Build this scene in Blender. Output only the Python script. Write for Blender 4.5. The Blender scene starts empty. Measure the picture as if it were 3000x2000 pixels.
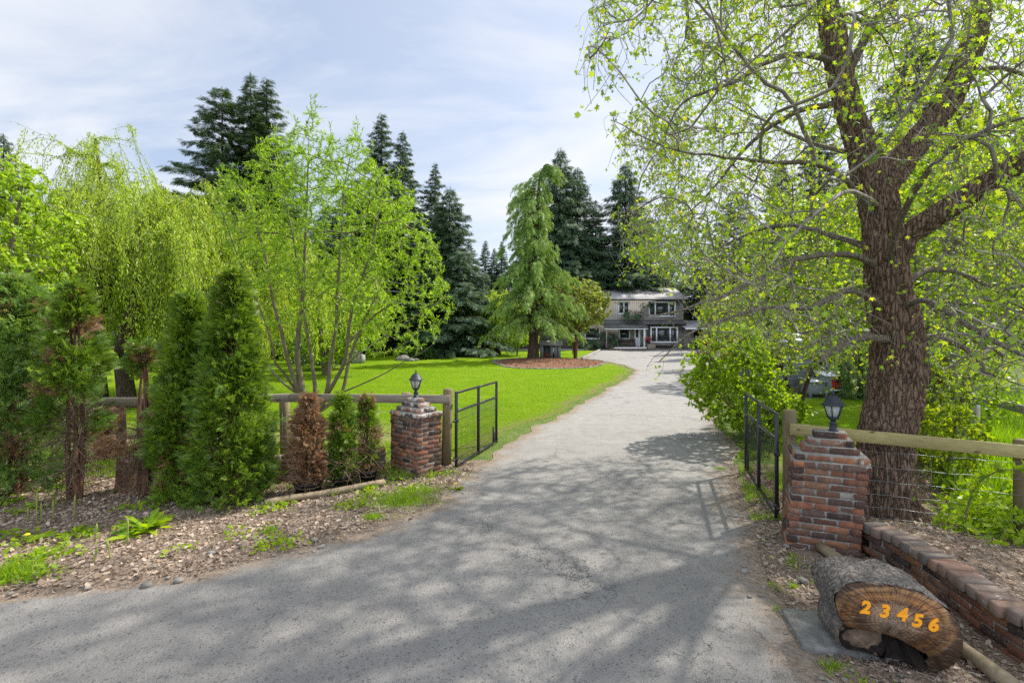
import bpy, math, random
import numpy as np
from mathutils import Vector, Matrix

# ------------------------------------------------------------------ camera, sky, sun
SC = bpy.context.scene
COL = SC.collection
F, CH, HZ = 1417.0, 2.15, 985.0          # focal length in photo pixels, eye height (m), horizon row
cam = bpy.data.cameras.new('camera'); cam.sensor_width = 36; cam.lens = F * 36 / 3000
cam.shift_y = -15 / 3000; cam.clip_end = 2000; cam.clip_start = 0.05
camo = bpy.data.objects.new('camera', cam); COL.objects.link(camo)
camo.location = (0, 0, CH); camo.rotation_euler = (math.radians(90), 0, 0); SC.camera = camo

SUN_AZ, SUN_EL = math.radians(60), math.radians(47)
SDIR = Vector((math.sin(SUN_AZ) * math.cos(SUN_EL), math.cos(SUN_AZ) * math.cos(SUN_EL), math.sin(SUN_EL)))
sl = bpy.data.lights.new('sun', 'SUN'); sl.energy = 3.5; sl.angle = math.radians(1.0); sl.color = (1, 0.95, 0.87)
so = bpy.data.objects.new('sun', sl); COL.objects.link(so); so.rotation_euler = SDIR.to_track_quat('Z', 'Y').to_euler()
SC.view_settings.view_transform = 'Standard'; SC.view_settings.look = 'None'
SC.view_settings.exposure = 1.1; SC.view_settings.gamma = 1.0
SC.render.engine = 'CYCLES'
SC.cycles.use_denoising = False; SC.cycles.sample_clamp_indirect = 4.0; SC.cycles.max_bounces = 7; SC.cycles.transparent_max_bounces = 8; SC.cycles.diffuse_bounces = 3
SC.cycles.transmission_bounces = 5; SC.cycles.glossy_bounces = 2

W = bpy.data.worlds.new('World'); SC.world = W; W.use_nodes = True
nt = W.node_tree; nd, lk = nt.nodes, nt.links; nd.clear()
wo = nd.new('ShaderNodeOutputWorld'); bg = nd.new('ShaderNodeBackground'); bg.inputs[1].default_value = 0.135
sky = nd.new('ShaderNodeTexSky'); sky.sky_type = 'NISHITA'; sky.sun_disc = False
sky.sun_elevation = SUN_EL; sky.sun_rotation = SUN_AZ; sky.dust_density = 2.0; sky.air_density = 1.0
tc = nd.new('ShaderNodeTexCoord'); sep = nd.new('ShaderNodeSeparateXYZ'); lk.new(tc.outputs['Generated'], sep.inputs[0])
def wmath(op, a, b=None, clamp=False):
    m = nd.new('ShaderNodeMath'); m.operation = op; m.use_clamp = clamp
    for i, v in enumerate((a, b)):
        if v is None: continue
        if isinstance(v, (int, float)): m.inputs[i].default_value = v
        else: lk.new(v, m.inputs[i])
    return m.outputs[0]
zz = wmath('MAXIMUM', wmath('ADD', sep.outputs[2], 0.12), 0.06)
cb = nd.new('ShaderNodeCombineXYZ')
lk.new(wmath('DIVIDE', sep.outputs[0], zz), cb.inputs[0]); lk.new(wmath('DIVIDE', sep.outputs[1], zz), cb.inputs[1])
mp = nd.new('ShaderNodeMapping'); mp.inputs['Rotation'].default_value = (0, 0, 0.5); mp.inputs['Scale'].default_value = (0.75, 1.5, 1)
lk.new(cb.outputs[0], mp.inputs[0])
n1 = nd.new('ShaderNodeTexNoise'); n1.inputs['Scale'].default_value = 0.95; n1.inputs['Detail'].default_value = 8; n1.inputs['Roughness'].default_value = 0.56
n1.inputs['Distortion'].default_value = 0.6
lk.new(mp.outputs[0], n1.inputs['Vector'])
rp = nd.new('ShaderNodeValToRGB'); rp.color_ramp.elements[0].position = 0.40; rp.color_ramp.elements[1].position = 0.63
lk.new(n1.outputs[0], rp.inputs[0])
# thin overcast: brighter towards the sun's side
sd = nd.new('ShaderNodeVectorMath'); sd.operation = 'DOT_PRODUCT'; sd.inputs[1].default_value = tuple(SDIR); lk.new(tc.outputs['Generated'], sd.inputs[0])
side = wmath('MULTIPLY', wmath('SUBTRACT', sd.outputs['Value'], 0.30), 1.1, True)
fac = wmath('ADD', wmath('MULTIPLY', rp.outputs[0], 0.72), wmath('ADD', wmath('MULTIPLY', side, 0.42), 0.02), True)
mx = nd.new('ShaderNodeMixRGB'); lk.new(fac, mx.inputs[0])
tint = nd.new('ShaderNodeMixRGB'); tint.inputs[0].default_value = 0.62; lk.new(sky.outputs[0], tint.inputs[1]); tint.inputs[2].default_value = (1.7, 1.96, 2.42, 1)
lk.new(tint.outputs[0], mx.inputs[1]); mx.inputs[2].default_value = (3.45, 3.5, 3.66, 1)
# added fill: sky behind the camera brightened to light camera-facing sides
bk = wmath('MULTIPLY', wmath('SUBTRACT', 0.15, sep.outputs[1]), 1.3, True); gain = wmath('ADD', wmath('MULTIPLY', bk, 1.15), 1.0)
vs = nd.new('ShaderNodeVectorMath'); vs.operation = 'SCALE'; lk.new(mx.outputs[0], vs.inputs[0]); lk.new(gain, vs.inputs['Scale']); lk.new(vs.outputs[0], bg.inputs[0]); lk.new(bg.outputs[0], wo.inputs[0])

# ------------------------------------------------------------------ helpers
R = np.random.default_rng(7); random.seed(7)
def rise(y): return 0.018 * (min(max(y, 15.0), 54.0) - 15.0)
def risev(y): return 0.018 * (np.clip(y, 15.0, 54.0) - 15.0)
def at(px, py, Y): return np.array([(px - 1500) * Y / F, Y, CH - (py - HZ) * Y / F])
def gd(px, py, z=0.0):
    d = (CH - z) * F / (py - HZ)
    if d > 15: d = (CH - z + 0.27) * F / (py - HZ + 0.018 * F)
    return np.array([(px - 1500) * d / F, d, z + rise(d)])
def nrm(v):
    v = np.asarray(v, float); l = np.linalg.norm(v, axis=-1, keepdims=True); return v / np.maximum(l, 1e-9)
def hash3(i, j, k, s=0):
    n = (i * 374761393 + j * 668265263 + k * 1274126177 + s * 974634777) & 0x7fffffff
    n = ((n ^ (n >> 13)) * 1274126177) & 0x7fffffff
    return ((n ^ (n >> 16)) & 0xffff) / 65535.0
def vn(p, s=0):
    p = np.asarray(p, float); f = np.floor(p).astype(np.int64); t = p - f; t = t * t * (3 - 2 * t); o = 0
    for a in (0, 1):
        for b in (0, 1):
            for c in (0, 1):
                w = (t[..., 0] if a else 1 - t[..., 0]) * (t[..., 1] if b else 1 - t[..., 1]) * (t[..., 2] if c else 1 - t[..., 2])
                o = o + w * hash3(f[..., 0] + a, f[..., 1] + b, f[..., 2] + c, s)
    return o * 2 - 1
def fbm(p, n=4, s=0):
    o = 0; a = 1.0; p = np.asarray(p, float)
    for i in range(n): o = o + a * vn(p * (2 ** i), s + i); a *= 0.5
    return o

class MB:
    def __init__(s): s.V = []; s.L = []; s.S = []; s.M = []; s.n = 0; s.A = []
    def poly(s, v, loops, sizes, mat=0):
        v = np.asarray(v, float).reshape(-1, 3); s.V.append(v); s.L.append(np.asarray(loops, np.int64).ravel() + s.n)
        sizes = np.asarray(sizes, np.int64).ravel(); s.S.append(sizes); s.M.append(np.full(len(sizes), mat, np.int64)); s.n += len(v); return s
    def faces(s, v, f, mat=0):
        f = [list(q) for q in f]; return s.poly(v, [i for q in f for i in q], [len(q) for q in f], mat)
    def box(s, c, h, rot=None, mat=0, jit=0.0):
        c = np.asarray(c, float); h = np.asarray(h, float)
        v = np.array([[x, y, z] for x in (-1, 1) for y in (-1, 1) for z in (-1, 1)], float) * h
        if jit: v += R.normal(0, jit, v.shape)
        if rot is not None: v = v @ np.asarray(rot).T
        return s.faces(v + c, [(0, 1, 3, 2), (4, 6, 7, 5), (0, 4, 5, 1), (2, 3, 7, 6), (0, 2, 6, 4), (1, 5, 7, 3)], mat)
    def cbox(s, c, h, rot=None, ch=0.006, mat=0, jit=0.0):   # chamfered box
        h = np.asarray(h, float); V = []; ix = {}
        for x in (-1, 1):
            for y in (-1, 1):
                for z in (-1, 1):
                    j = R.normal(0, jit, 3) if jit else 0
                    for a in range(3):
                        p = np.array([x, y, z], float) * (h - ch); p[a] = (x, y, z)[a] * h[a]
                        ix[(x, y, z, a)] = len(V); V.append(p + j)
        Fc = []
        for a in range(3):
            b, c2 = (a + 1) % 3, (a + 2) % 3
            for sg in (-1, 1):
                q = []
                for (u, w) in ((-1, -1), (1, -1), (1, 1), (-1, 1)):
                    k = [0, 0, 0]; k[a] = sg; k[b] = u; k[c2] = w; q.append(ix[(*k, a)])
                Fc.append(q if sg > 0 else q[::-1])
            for u in (-1, 1):
                for w in (-1, 1):      # edge along axis a, between faces b (sign u) and c2 (sign w)
                    k0 = [0, 0, 0]; k0[a] = -1; k0[b] = u; k0[c2] = w; k1 = list(k0); k1[a] = 1
                    q = [ix[(*k0, b)], ix[(*k1, b)], ix[(*k1, c2)], ix[(*k0, c2)]]
                    Fc.append(q if u * w < 0 else q[::-1])
        for x in (-1, 1):
            for y in (-1, 1):
                for z in (-1, 1):
                    q = [ix[(x, y, z, a)] for a in range(3)]; Fc.append(q if x * y * z > 0 else q[::-1])
        V = np.array(V)
        if rot is not None: V = V @ np.asarray(rot).T
        return s.faces(V + np.asarray(c, float), Fc, mat)
    def tube(s, P, r, k=6, mat=0, cap=True):
        P = np.asarray(P, float); n = len(P); r = np.broadcast_to(np.asarray(r, float), (n,))
        T = np.gradient(P, axis=0); T = nrm(T)
        ref = np.array([0, 0, 1.0]) if abs(T[:, 2]).mean() < 0.8 else np.array([1.0, 0, 0])
        A = nrm(np.cross(T, ref)); B = np.cross(T, A)
        an = np.arange(k) * 2 * math.pi / k
        V = P[:, None] + r[:, None, None] * (np.cos(an)[None, :, None] * A[:, None] + np.sin(an)[None, :, None] * B[:, None])
        i = np.arange(n - 1)[:, None] * k; j = np.arange(k)[None]; j2 = (j + 1) % k
        Q = np.stack([i + j, i + j2, i + k + j2, i + k + j], -1).reshape(-1, 4)
        loops = list(Q.ravel()); sizes = [4] * len(Q)
        if cap and k > 3: loops += list(range(k))[::-1] + list(range((n - 1) * k, n * k)); sizes += [k, k]
        return s.poly(V.reshape(-1, 3), loops, sizes, mat)
    def lathe(s, c, prof, k=12, mat=0, ph=0.0):
        c = np.asarray(c, float); an = np.arange(k) * 2 * math.pi / k + ph
        V = np.array([[r * math.cos(a), r * math.sin(a), z] for r, z in prof for a in an]) + c; n = len(prof)
        Fc = [(i * k + j, i * k + (j + 1) % k, (i + 1) * k + (j + 1) % k, (i + 1) * k + j) for i in range(n - 1) for j in range(k)]
        Fc += [tuple(range(k))[::-1], tuple(range((n - 1) * k, n * k))]
        return s.faces(V, Fc, mat)
    def grid(s, X, Y, Z, mat=0):
        n, m = X.shape; i = np.arange(n - 1)[:, None] * m; j = np.arange(m - 1)[None]
        Q = np.stack([i + j, i + j + 1, i + m + j + 1, i + m + j], -1).reshape(-1, 4)
        return s.poly(np.stack([X, Y, Z], -1).reshape(-1, 3), Q.ravel(), np.full(len(Q), 4), mat)
    def leaf(s, P, D, N, size, tmpl, mat=0):
        """many copies of a small flat template: P base points, D along, N normal, size scalar array"""
        T, fs = tmpl; P = np.asarray(P, float).reshape(-1, 3); n = len(P)
        if n == 0: return s
        D = nrm(np.broadcast_to(D, P.shape)); N = np.broadcast_to(N, P.shape); Yv = nrm(np.cross(N, D)); N = np.cross(D, Yv)
        sz = np.broadcast_to(np.asarray(size, float), (n,))[:, None, None]
        V = P[:, None] + sz * (T[None, :, 0:1] * D[:, None] + T[None, :, 1:2] * Yv[:, None] + T[None, :, 2:3] * N[:, None])
        fl = np.array([i for f in fs for i in f]); k = len(T)
        loops = (np.arange(n)[:, None] * k + fl[None]).ravel(); sizes = np.tile([len(f) for f in fs], n)
        return s.poly(V.reshape(-1, 3), loops, sizes, mat)
    def build(s, name, mats, parent=None, smooth=False, attr=None):
        me = bpy.data.meshes.new(name)
        V = np.concatenate(s.V); L = np.concatenate(s.L); S = np.concatenate(s.S); M = np.concatenate(s.M)
        if parent is not None:
            o = Vector(parent.location); p = parent.parent
            while p is not None: o = o + p.location; p = p.parent
            V = V - np.array(o)
        me.vertices.add(len(V)); me.vertices.foreach_set('co', V.astype(np.float32).ravel())
        me.loops.add(len(L)); me.loops.foreach_set('vertex_index', L.astype(np.int32))
        me.polygons.add(len(S)); st = np.concatenate([[0], np.cumsum(S)[:-1]])
        me.polygons.foreach_set('loop_start', st.astype(np.int32)); me.polygons.foreach_set('loop_total', S.astype(np.int32))
        me.polygons.foreach_set('material_index', M.astype(np.int32))
        if smooth: me.polygons.foreach_set('use_smooth', np.ones(len(S), bool))
        if not isinstance(mats, (list, tuple)): mats = [mats]
        for m in mats: me.materials.append(m)
        if attr is not None:
            for k, v in attr.items():
                a = me.attributes.new(k, 'FLOAT', 'POINT'); a.data.foreach_set('value', np.asarray(v, np.float32))
        me.update(calc_edges=True); me.validate(clean_customdata=False)
        ob = bpy.data.objects.new(name, me); COL.objects.link(ob)
        if parent is not None: ob.parent = parent
        return ob
def tag(o, label=None, cat=None, group=None, kind=None):
    if label: o['label'] = label
    if cat: o['category'] = cat
    if group: o['group'] = group
    if kind: o['kind'] = kind
    return o
def thing(name, loc, label, cat, group=None):
    o = bpy.data.objects.new(name, None); o.location = tuple(float(v) for v in loc); o.empty_display_size = 0.3; COL.objects.link(o)
    return tag(o, label, cat, group)
def copy_tree(o, parent=None):
    c = o.copy(); COL.objects.link(c)
    if parent is not None: c.parent = parent
    for ch in [q for q in COL.objects if q.parent == o]: copy_tree(ch, c)
    return c
def rz(a):
    c, s = math.cos(a), math.sin(a); return np.array([[c, -s, 0], [s, c, 0], [0, 0, 1.0]])
def frame(d, up=(0, 0, 1)):      # rotation whose x axis is d
    d = nrm(d); y = nrm(np.cross(up, d)); z = np.cross(d, y); return np.stack([d, y, z], 1)

# leaf templates (verts, faces) in units of leaf length
T_RH = (np.array([[0, 0, 0], [.42, .17, .03], [1, 0, -.06], [.42, -.17, .03]]), [(0, 1, 2, 3)])
T_NARROW = (np.array([[0, 0, 0], [.4, .11, .02], [1, 0, -.08], [.4, -.11, .02]]), [(0, 1, 2, 3)])
T_OVAL = (np.array([[0, 0, 0], [.25, .26, .04], [.6, .27, .03], [1, 0, -.1], [.6, -.27, .03], [.25, -.26, .04]]), [(0, 1, 2, 3, 4, 5)])
def _maple():
    A = [(0, 1.0), (20, .48), (48, .9), (72, .42), (108, .62), (145, .2)]
    pts = [(a, r) for a, r in A] + [(-a, r) for a, r in A[1:]][::-1]
    V = [[0.22 + r * math.cos(math.radians(a)) * .78, r * math.sin(math.radians(a)) * .78, -0.22 * r * r] for a, r in pts]
    V.append([0.22, 0, 0]); n = len(pts)
    return (np.array(V), [(n, i, (i + 1) % n) for i in range(n)])
T_MAPLE = _maple()
def _spray(n, L, w, spread, droop=0.0):
    V = []; Fc = []
    for i in range(n):
        t = i / max(1, n - 1); a = (-1) ** i * spread * (1 - 0.55 * t) if i < n - 1 else 0
        b = 0.0 + 0.6 * t if i < n - 1 else 0.55; l = L * (1 - 0.35 * t) if i < n - 1 else 0.45
        c, s = math.cos(a), math.sin(a); k = len(V)
        for u, v in ((0, 0), (.45, w), (1, 0), (.45, -w)):
            x = b + (u * c * l - v * s); y = u * s * l + v * c; V.append([x, y, -droop * (x * x + y * y)])
        Fc.append((k, k + 1, k + 2, k + 3))
    return (np.array(V), Fc)
T_THUJA = _spray(11, .5, .038, 0.9, 0.2)
T_FIR = _spray(8, .5, .045, 0.95, 0.25)
T_HANG = _spray(5, .6, .045, 0.5, 0.2)
T_BLADE = (np.array([[0, -.035, 0], [0, .035, 0], [.55, .022, .06], [.55, -.022, .06], [1, 0, .22]]), [(0, 1, 2, 3), (3, 2, 4)])
T_CURL = (np.array([[0, 0, 0], [.3, .3, .12], [.75, .24, .02], [1, 0, .12], [.7, -.28, .10], [.25, -.22, 0]]), [(0, 1, 2, 3), (0, 3, 4, 5)])

def rdir(n, up=0.0, k=1.0):
    v = R.normal(0, 1, (n, 3)); v[:, 2] = v[:, 2] * k + up; return nrm(v)

# ------------------------------------------------------------------ materials
def newmat(name):
    m = bpy.data.materials.new(name); m.use_nodes = True; t = m.node_tree; t.nodes.clear()
    o = t.nodes.new('ShaderNodeOutputMaterial'); return m, t, o
class NB:
    def __init__(s, t): s.t = t
    def n(s, typ, **kw):
        x = s.t.nodes.new('ShaderNode' + typ)
        for k, v in kw.items():
            if k in ('operation', 'blend_type', 'use_clamp', 'feature', 'wave_type', 'bands_direction', 'distance', 'attribute_name', 'rings_direction', 'data_type', 'musgrave_type'): setattr(x, k, v)
            else: s.i(x, k, v)
        return x
    def i(s, x, k, v):
        k = {'_': ' '}.get(k, k).replace('_', ' ') if isinstance(k, str) and not k.isdigit() else k
        sock = x.inputs[int(k)] if isinstance(k, str) and k.isdigit() else x.inputs[k]
        if isinstance(v, bpy.types.NodeSocket): s.t.links.new(v, sock)
        elif isinstance(v, (tuple, list)) and len(v) == 3 and sock.type == 'RGBA': sock.default_value = (*v, 1)
        else: sock.default_value = v
    def coord(s, which='Object', scale=(1, 1, 1), rot=(0, 0, 0), loc=(0, 0, 0)):
        c = s.n('TexCoord'); m = s.n('Mapping'); m.inputs['Scale'].default_value = scale; m.inputs['Rotation'].default_value = rot; m.inputs['Location'].default_value = loc
        s.t.links.new(c.outputs[which], m.inputs[0]); return m.outputs[0]
    def pos(s, scale=(1, 1, 1)):
        g = s.n('NewGeometry'); m = s.n('Mapping'); m.inputs['Scale'].default_value = scale; s.t.links.new(g.outputs['Position'], m.inputs[0]); return m.outputs[0]
    def noise(s, vec, scale, detail=4, rough=.55, dist=0.0):
        x = s.n('TexNoise', Scale=scale, Detail=detail, Roughness=rough, Distortion=dist); s.t.links.new(vec, x.inputs['Vector']); return x.outputs[0]
    def vor(s, vec, scale, feature='F1'):
        x = s.n('TexVoronoi', feature=feature, Scale=scale); s.t.links.new(vec, x.inputs['Vector']); return x
    def ramp(s, f, stops):
        x = s.n('ValToRGB'); e = x.color_ramp.elements
        while len(e) < len(stops): e.new(0.5)
        for k, (p, c) in enumerate(stops):
            e[k].position = p; e[k].color = (c, c, c, 1) if isinstance(c, (int, float)) else (*c, 1)
        s.t.links.new(f, x.inputs[0]); return x.outputs[0]
    def mix(s, f, a, b, mode='MIX'):
        x = s.n('MixRGB', blend_type=mode); s.i(x, '0', f); s.i(x, '1', a); s.i(x, '2', b); return x.outputs[0]
    def m(s, op, a, b=0.0, clamp=False):
        x = s.n('Math', operation=op, use_clamp=clamp); s.i(x, '0', a); s.i(x, '1', b); return x.outputs[0]
    def bump(s, h, dist=0.02, strength=1.0, normal=None):
        x = s.n('Bump', Height=h, Distance=dist, Strength=strength)
        if normal is not None: s.t.links.new(normal, x.inputs['Normal'])
        return x.outputs[0]
    def bsdf(s, col, rough=.8, normal=None, spec=.35, metal=0.0):
        x = s.n('BsdfPrincipled'); s.i(x, 'Base Color', col); s.i(x, 'Roughness', rough); s.i(x, 'Specular IOR Level', spec); s.i(x, 'Metallic', metal)
        if normal is not None: s.t.links.new(normal, x.inputs['Normal'])
        return x
def leafmat(name, cols, tr=0.45, trcol=None, rough=.45, spec=.35, patch=None):
    """cols: list of base colours picked at random per leaf; patch: slow variation over the crown"""
    m, t, o = newmat(name); b = NB(t)
    g = b.n('NewGeometry'); r = g.outputs['Random Per Island']
    st = [(i / max(1, len(cols) - 1), c) for i, c in enumerate(cols)]
    c = b.ramp(r, st)
    if patch:
        nz = b.noise(b.pos(), patch[0], 3); c = b.mix(b.ramp(nz, [(.38, 0.0), (.62, 1.0)]), c, patch[1], 'MULTIPLY')
    p = b.bsdf(c, rough, spec=spec); tl = b.n('BsdfTranslucent')
    tcx = b.mix(1.0, c, trcol or (1.9, 1.75, .6), 'MULTIPLY'); b.i(tl, 'Color', tcx)
    mxs = b.n('MixShader'); b.i(mxs, '0', tr); t.links.new(p.outputs[0], mxs.inputs[1]); t.links.new(tl.outputs[0], mxs.inputs[2])
    t.links.new(mxs.outputs[0], o.inputs[0]); return m
def simple(name, col, rough=.7, col2=None, scale=6, bump=0.0, bscale=40, metal=0.0, spec=.35, stretch=(1, 1, 1)):
    m, t, o = newmat(name); b = NB(t); v = b.coord(scale=stretch)
    c = col
    if col2: c = b.mix(b.ramp(b.noise(v, scale, 5), [(.35, 0.0), (.65, 1.0)]), col, col2)
    nrmo = b.bump(b.noise(v, bscale, 4), bump) if bump else None
    t.links.new(b.bsdf(c, rough, nrmo, spec, metal).outputs[0], o.inputs[0]); return m
def barkmat(name, c1, c2, scale=14, depth=.02, zs=.28, plate=.55):
    m, t, o = newmat(name); b = NB(t); v = b.coord(scale=(1, 1, zs))
    nn = b.n('TexNoise', Scale=scale * .5, Detail=4, Roughness=.6); t.links.new(v, nn.inputs['Vector'])
    sv = b.n('VectorMath', operation='SCALE'); t.links.new(nn.outputs[1], sv.inputs[0]); sv.inputs['Scale'].default_value = 2.2 / scale
    av = b.n('VectorMath', operation='ADD'); t.links.new(v, av.inputs[0]); t.links.new(sv.outputs[0], av.inputs[1])
    vo = b.n('TexVoronoi', feature='DISTANCE_TO_EDGE', Scale=scale); t.links.new(av.outputs[0], vo.inputs['Vector'])
    n1_ = b.noise(v, scale * 2.2, 6, .65, .3); n0 = b.noise(v, scale * .7, 5, .6)
    h = b.m('ADD', b.m('MULTIPLY', b.ramp(vo.outputs[0], [(0, 0.0), (.09, .55), (.3, 1.0)]), plate), b.m('ADD', b.m('MULTIPLY', n1_, .55), b.m('MULTIPLY', n0, .35)))
    c = b.mix(b.ramp(h, [(.35, 0.0), (1.0, 1.0)]), c1, c2); c = b.mix(b.ramp(b.noise(b.coord(), 2.0, 4), [(.42, 0.0), (.7, .45)]), c, tuple(x * .6 for x in c2))
    t.links.new(b.bsdf(c, .92, b.bump(h, depth), .15).outputs[0], o.inputs[0]); return m
def brickmat(name, white=0.0, dark=0.0, grey=0.0):
    m, t, o = newmat(name); b = NB(t); g = b.n('NewGeometry'); v = b.pos()
    k = lambda c: tuple(x * (1 - dark) for x in c)
    c = b.ramp(g.outputs['Random Per Island'], [(0, k((.035, .026, .024))), (.14, k((.07, .038, .03))), (.3, k((.22, .085, .052))), (.45, k((.38, .135, .065))), (.6, k((.12, .062, .05))), (.74, k((.47, .185, .075))), (.88, k((.26, .145, .10))), (1, k((.10, .06, .05)))])
    n0 = b.noise(v, 14, 5, .65); n1_ = b.noise(v, 60, 4, .6)
    c = b.mix(b.ramp(n0, [(.45, 0.0), (.72, .7)]), c, (.055, .036, .032))
    c = b.mix(b.m('MULTIPLY', b.ramp(n1_, [(.52, 0.0), (.72, 1.0)]), .4), c, (.34, .28, .23))
    c = b.mix(b.ramp(b.noise(v, 2.6, 4, .6), [(.42, 0.0), (.66, .5)]), c, (.07, .055, .045)); c = b.mix(b.ramp(b.noise(v, 5.5, 5, .7), [(.60, 0.0), (.72, .35)]), c, (.30, .28, .24))
    if white:
        w = b.ramp(b.noise(v, 9, 6, .7, .5), [(.70 - white * .25, 0.0), (.76 - white * .22, 1.0)]); c = b.mix(b.m('MULTIPLY', w, .85), c, (.50, .50, .47))
    if grey: c = b.mix(b.m('MULTIPLY', b.ramp(n0, [(.3, .5), (.6, 1.0)]), grey), c, (.24, .22, .19))
    h = b.m('ADD', n0, b.m('MULTIPLY', n1_, .5))
    t.links.new(b.bsdf(c, .88, b.bump(h, .008), .2).outputs[0], o.inputs[0]); return m
MT = {}
MT['brick'] = brickmat('weathered_brick', 0, .16); MT['brick_white'] = brickmat('lime_stained_brick', .85); MT['brick_dark'] = brickmat('dark_mossy_brick', .05, .45)
MT['mortar'] = simple('old_mortar', (.30, .28, .25), .95, (.17, .16, .14), 9, .006, 60)
MT['black_metal'] = simple('black_painted_metal', (.012, .012, .014), .38, None, spec=.5)
MT['lamp_black'] = simple('lamp_black_paint', (.022, .026, .036), .5, (.03, .034, .045), 30, .002, 120)
MT['galv'] = simple('galvanised_wire', (.24, .245, .25), .45, None, metal=.7)
MT['wire_dark'] = simple('black_wire', (.015, .015, .016), .5)
MT['white_trim'] = simple('white_trim_paint', (.78, .79, .79), .5, (.70, .71, .72), 3)
MT['concrete'] = simple('concrete', (.34, .34, .33), .9, (.22, .22, .20), 12, .004, 90)
MT['stone'] = simple('edging_stone', (.27, .25, .22), .9, (.14, .13, .11), 4, .01, 30)
MT['pot'] = simple('black_plastic_pot', (.014, .014, .015), .45)
MT['rust'] = simple('shed_metal_roof', (.55, .56, .58), .45, (.40, .41, .42), 4, .003, 30, .3)
MT['bark_maple'] = barkmat('furrowed_brown_bark', (.035, .022, .016), (.30, .20, .145), 24, .05, .2)
MT['bark_twig'] = simple('grey_twig_bark', (.15, .125, .10), .8, (.28, .25, .215), 8, .003, 60)
MT['bark_olive'] = simple('olive_twig_bark', (.11, .09, .05), .8, (.17, .14, .09), 6, .003, 60)
MT['bark_dark'] = barkmat('dark_conifer_bark', (.03, .022, .017), (.10, .07, .05), 8, .03)
MT['bark_red'] = barkmat('fibrous_reddish_bark', (.05, .028, .018), (.17, .09, .055), 30, .01, .1)
MT['deadtwig'] = simple('dead_twig', (.22, .16, .10), .9, (.12, .08, .05), 5)
def woodmat(name, c1, c2, axis_scale=(2, 30, 30), knots=True):
    m, t, o = newmat(name); b = NB(t); v = b.coord(scale=axis_scale)
    n0 = b.noise(v, 1.0, 6, .6, .3); c = b.mix(b.ramp(n0, [(.3, 0.0), (.7, 1.0)]), c1, c2)
    if knots:
        kv = b.vor(b.coord(scale=(2.2, 9, 9)), 1.0); c = b.mix(b.ramp(kv.outputs[0], [(.0, 1.0), (.09, .8), (.13, 0.0)]), c, (.06, .035, .015))
    big = b.noise(b.coord(), 1.3, 3); c = b.mix(b.ramp(big, [(.4, 0.0), (.65, .5)]), c, tuple(x * .6 for x in c1))
    t.links.new(b.bsdf(c, .75, b.bump(n0, .004), .25).outputs[0], o.inputs[0]); return m
MT['wood_new'] = woodmat('green_treated_board', (.30, .25, .10), (.40, .34, .16))
MT['wood_old'] = woodmat('weathered_grey_board', (.20, .165, .12), (.31, .27, .215))
MT['wood_post'] = woodmat('treated_post', (.15, .115, .06), (.24, .20, .11), (30, 30, 2), False)
MT['wood_pole'] = woodmat('weathered_pole', (.20, .15, .09), (.33, .26, .17), (3, 30, 30), False)
MT['wood_far'] = simple('bleached_board', (.36, .35, .33), .85, (.25, .24, .22), 8)
# glass of house: dark reflective pane
m, t, o = newmat('window_glass'); b = NB(t)
t.links.new(b.bsdf((.018, .024, .022), .04, None, .9).outputs[0], o.inputs[0]); MT['glass'] = m
m, t, o = newmat('frosted_lamp_glass'); b = NB(t); p = b.bsdf((.72, .74, .72), .35, None, .5); tl = b.n('BsdfTranslucent'); b.i(tl, 'Color', (.8, .82, .8)); x = b.n('MixShader'); b.i(x, '0', .55)
t.links.new(p.outputs[0], x.inputs[1]); t.links.new(tl.outputs[0], x.inputs[2]); t.links.new(x.outputs[0], o.inputs[0]); MT['lampglass'] = m
# siding
def siding(name, col, axis, freq):
    m, t, o = newmat(name); b = NB(t); v = b.coord()
    s_ = b.n('SeparateXYZ'); t.links.new(v, s_.inputs[0]); u = b.m('FRACT', b.m('MULTIPLY', s_.outputs[axis], freq))
    g = b.ramp(u, [(0, 0.0), (.06, 0.0), (.10, 1.0), (.97, 1.0)]); nz = b.noise(v, 2.5, 4)
    c = b.mix(b.ramp(nz, [(.3, 0.0), (.7, 1.0)]), col, tuple(x * .82 for x in col)); c = b.mix(g, tuple(x * .6 for x in col), c)
    t.links.new(b.bsdf(c, .75, b.bump(g, .02), .25).outputs[0], o.inputs[0]); return m
MT['siding'] = siding('taupe_vertical_siding', (.30, .272, .245), 0, 4.2)
MT['siding_grey'] = siding('grey_lap_siding', (.27, .28, .29), 2, 6.5)
MT['siding_play'] = siding('playhouse_boards', (.24, .27, .28), 0, 9)
def shingle(name, c1, c2):
    m, t, o = newmat(name); b = NB(t); v = b.coord()
    bt = b.n('TexBrick', Scale=1.0, Mortar_Size=.012, Color1=c1, Color2=c2, Mortar=tuple(x * .4 for x in c1)); bt.inputs['Brick Width'].default_value = .32; bt.inputs['Row Height'].default_value = .16
    t.links.new(v, bt.inputs['Vector']); c = b.mix(b.ramp(b.noise(v, 1.2, 5), [(.35, 0.0), (.7, .6)]), bt.outputs[0], tuple(x * 1.35 for x in c1))
    c = b.mix(b.m('MULTIPLY', b.noise(v, 60, 2), .5), c, (.05, .05, .05))
    t.links.new(b.bsdf(c, .9, b.bump(bt.outputs[1], .01, -1), .2).outputs[0], o.inputs[0]); return m
MT['shingle'] = shingle('grey_asphalt_shingle', (.44, .42, .41), (.37, .355, .35))
MT['shingle_dark'] = shingle('dark_asphalt_shingle', (.15, .145, .14), (.11, .105, .10))
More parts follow.
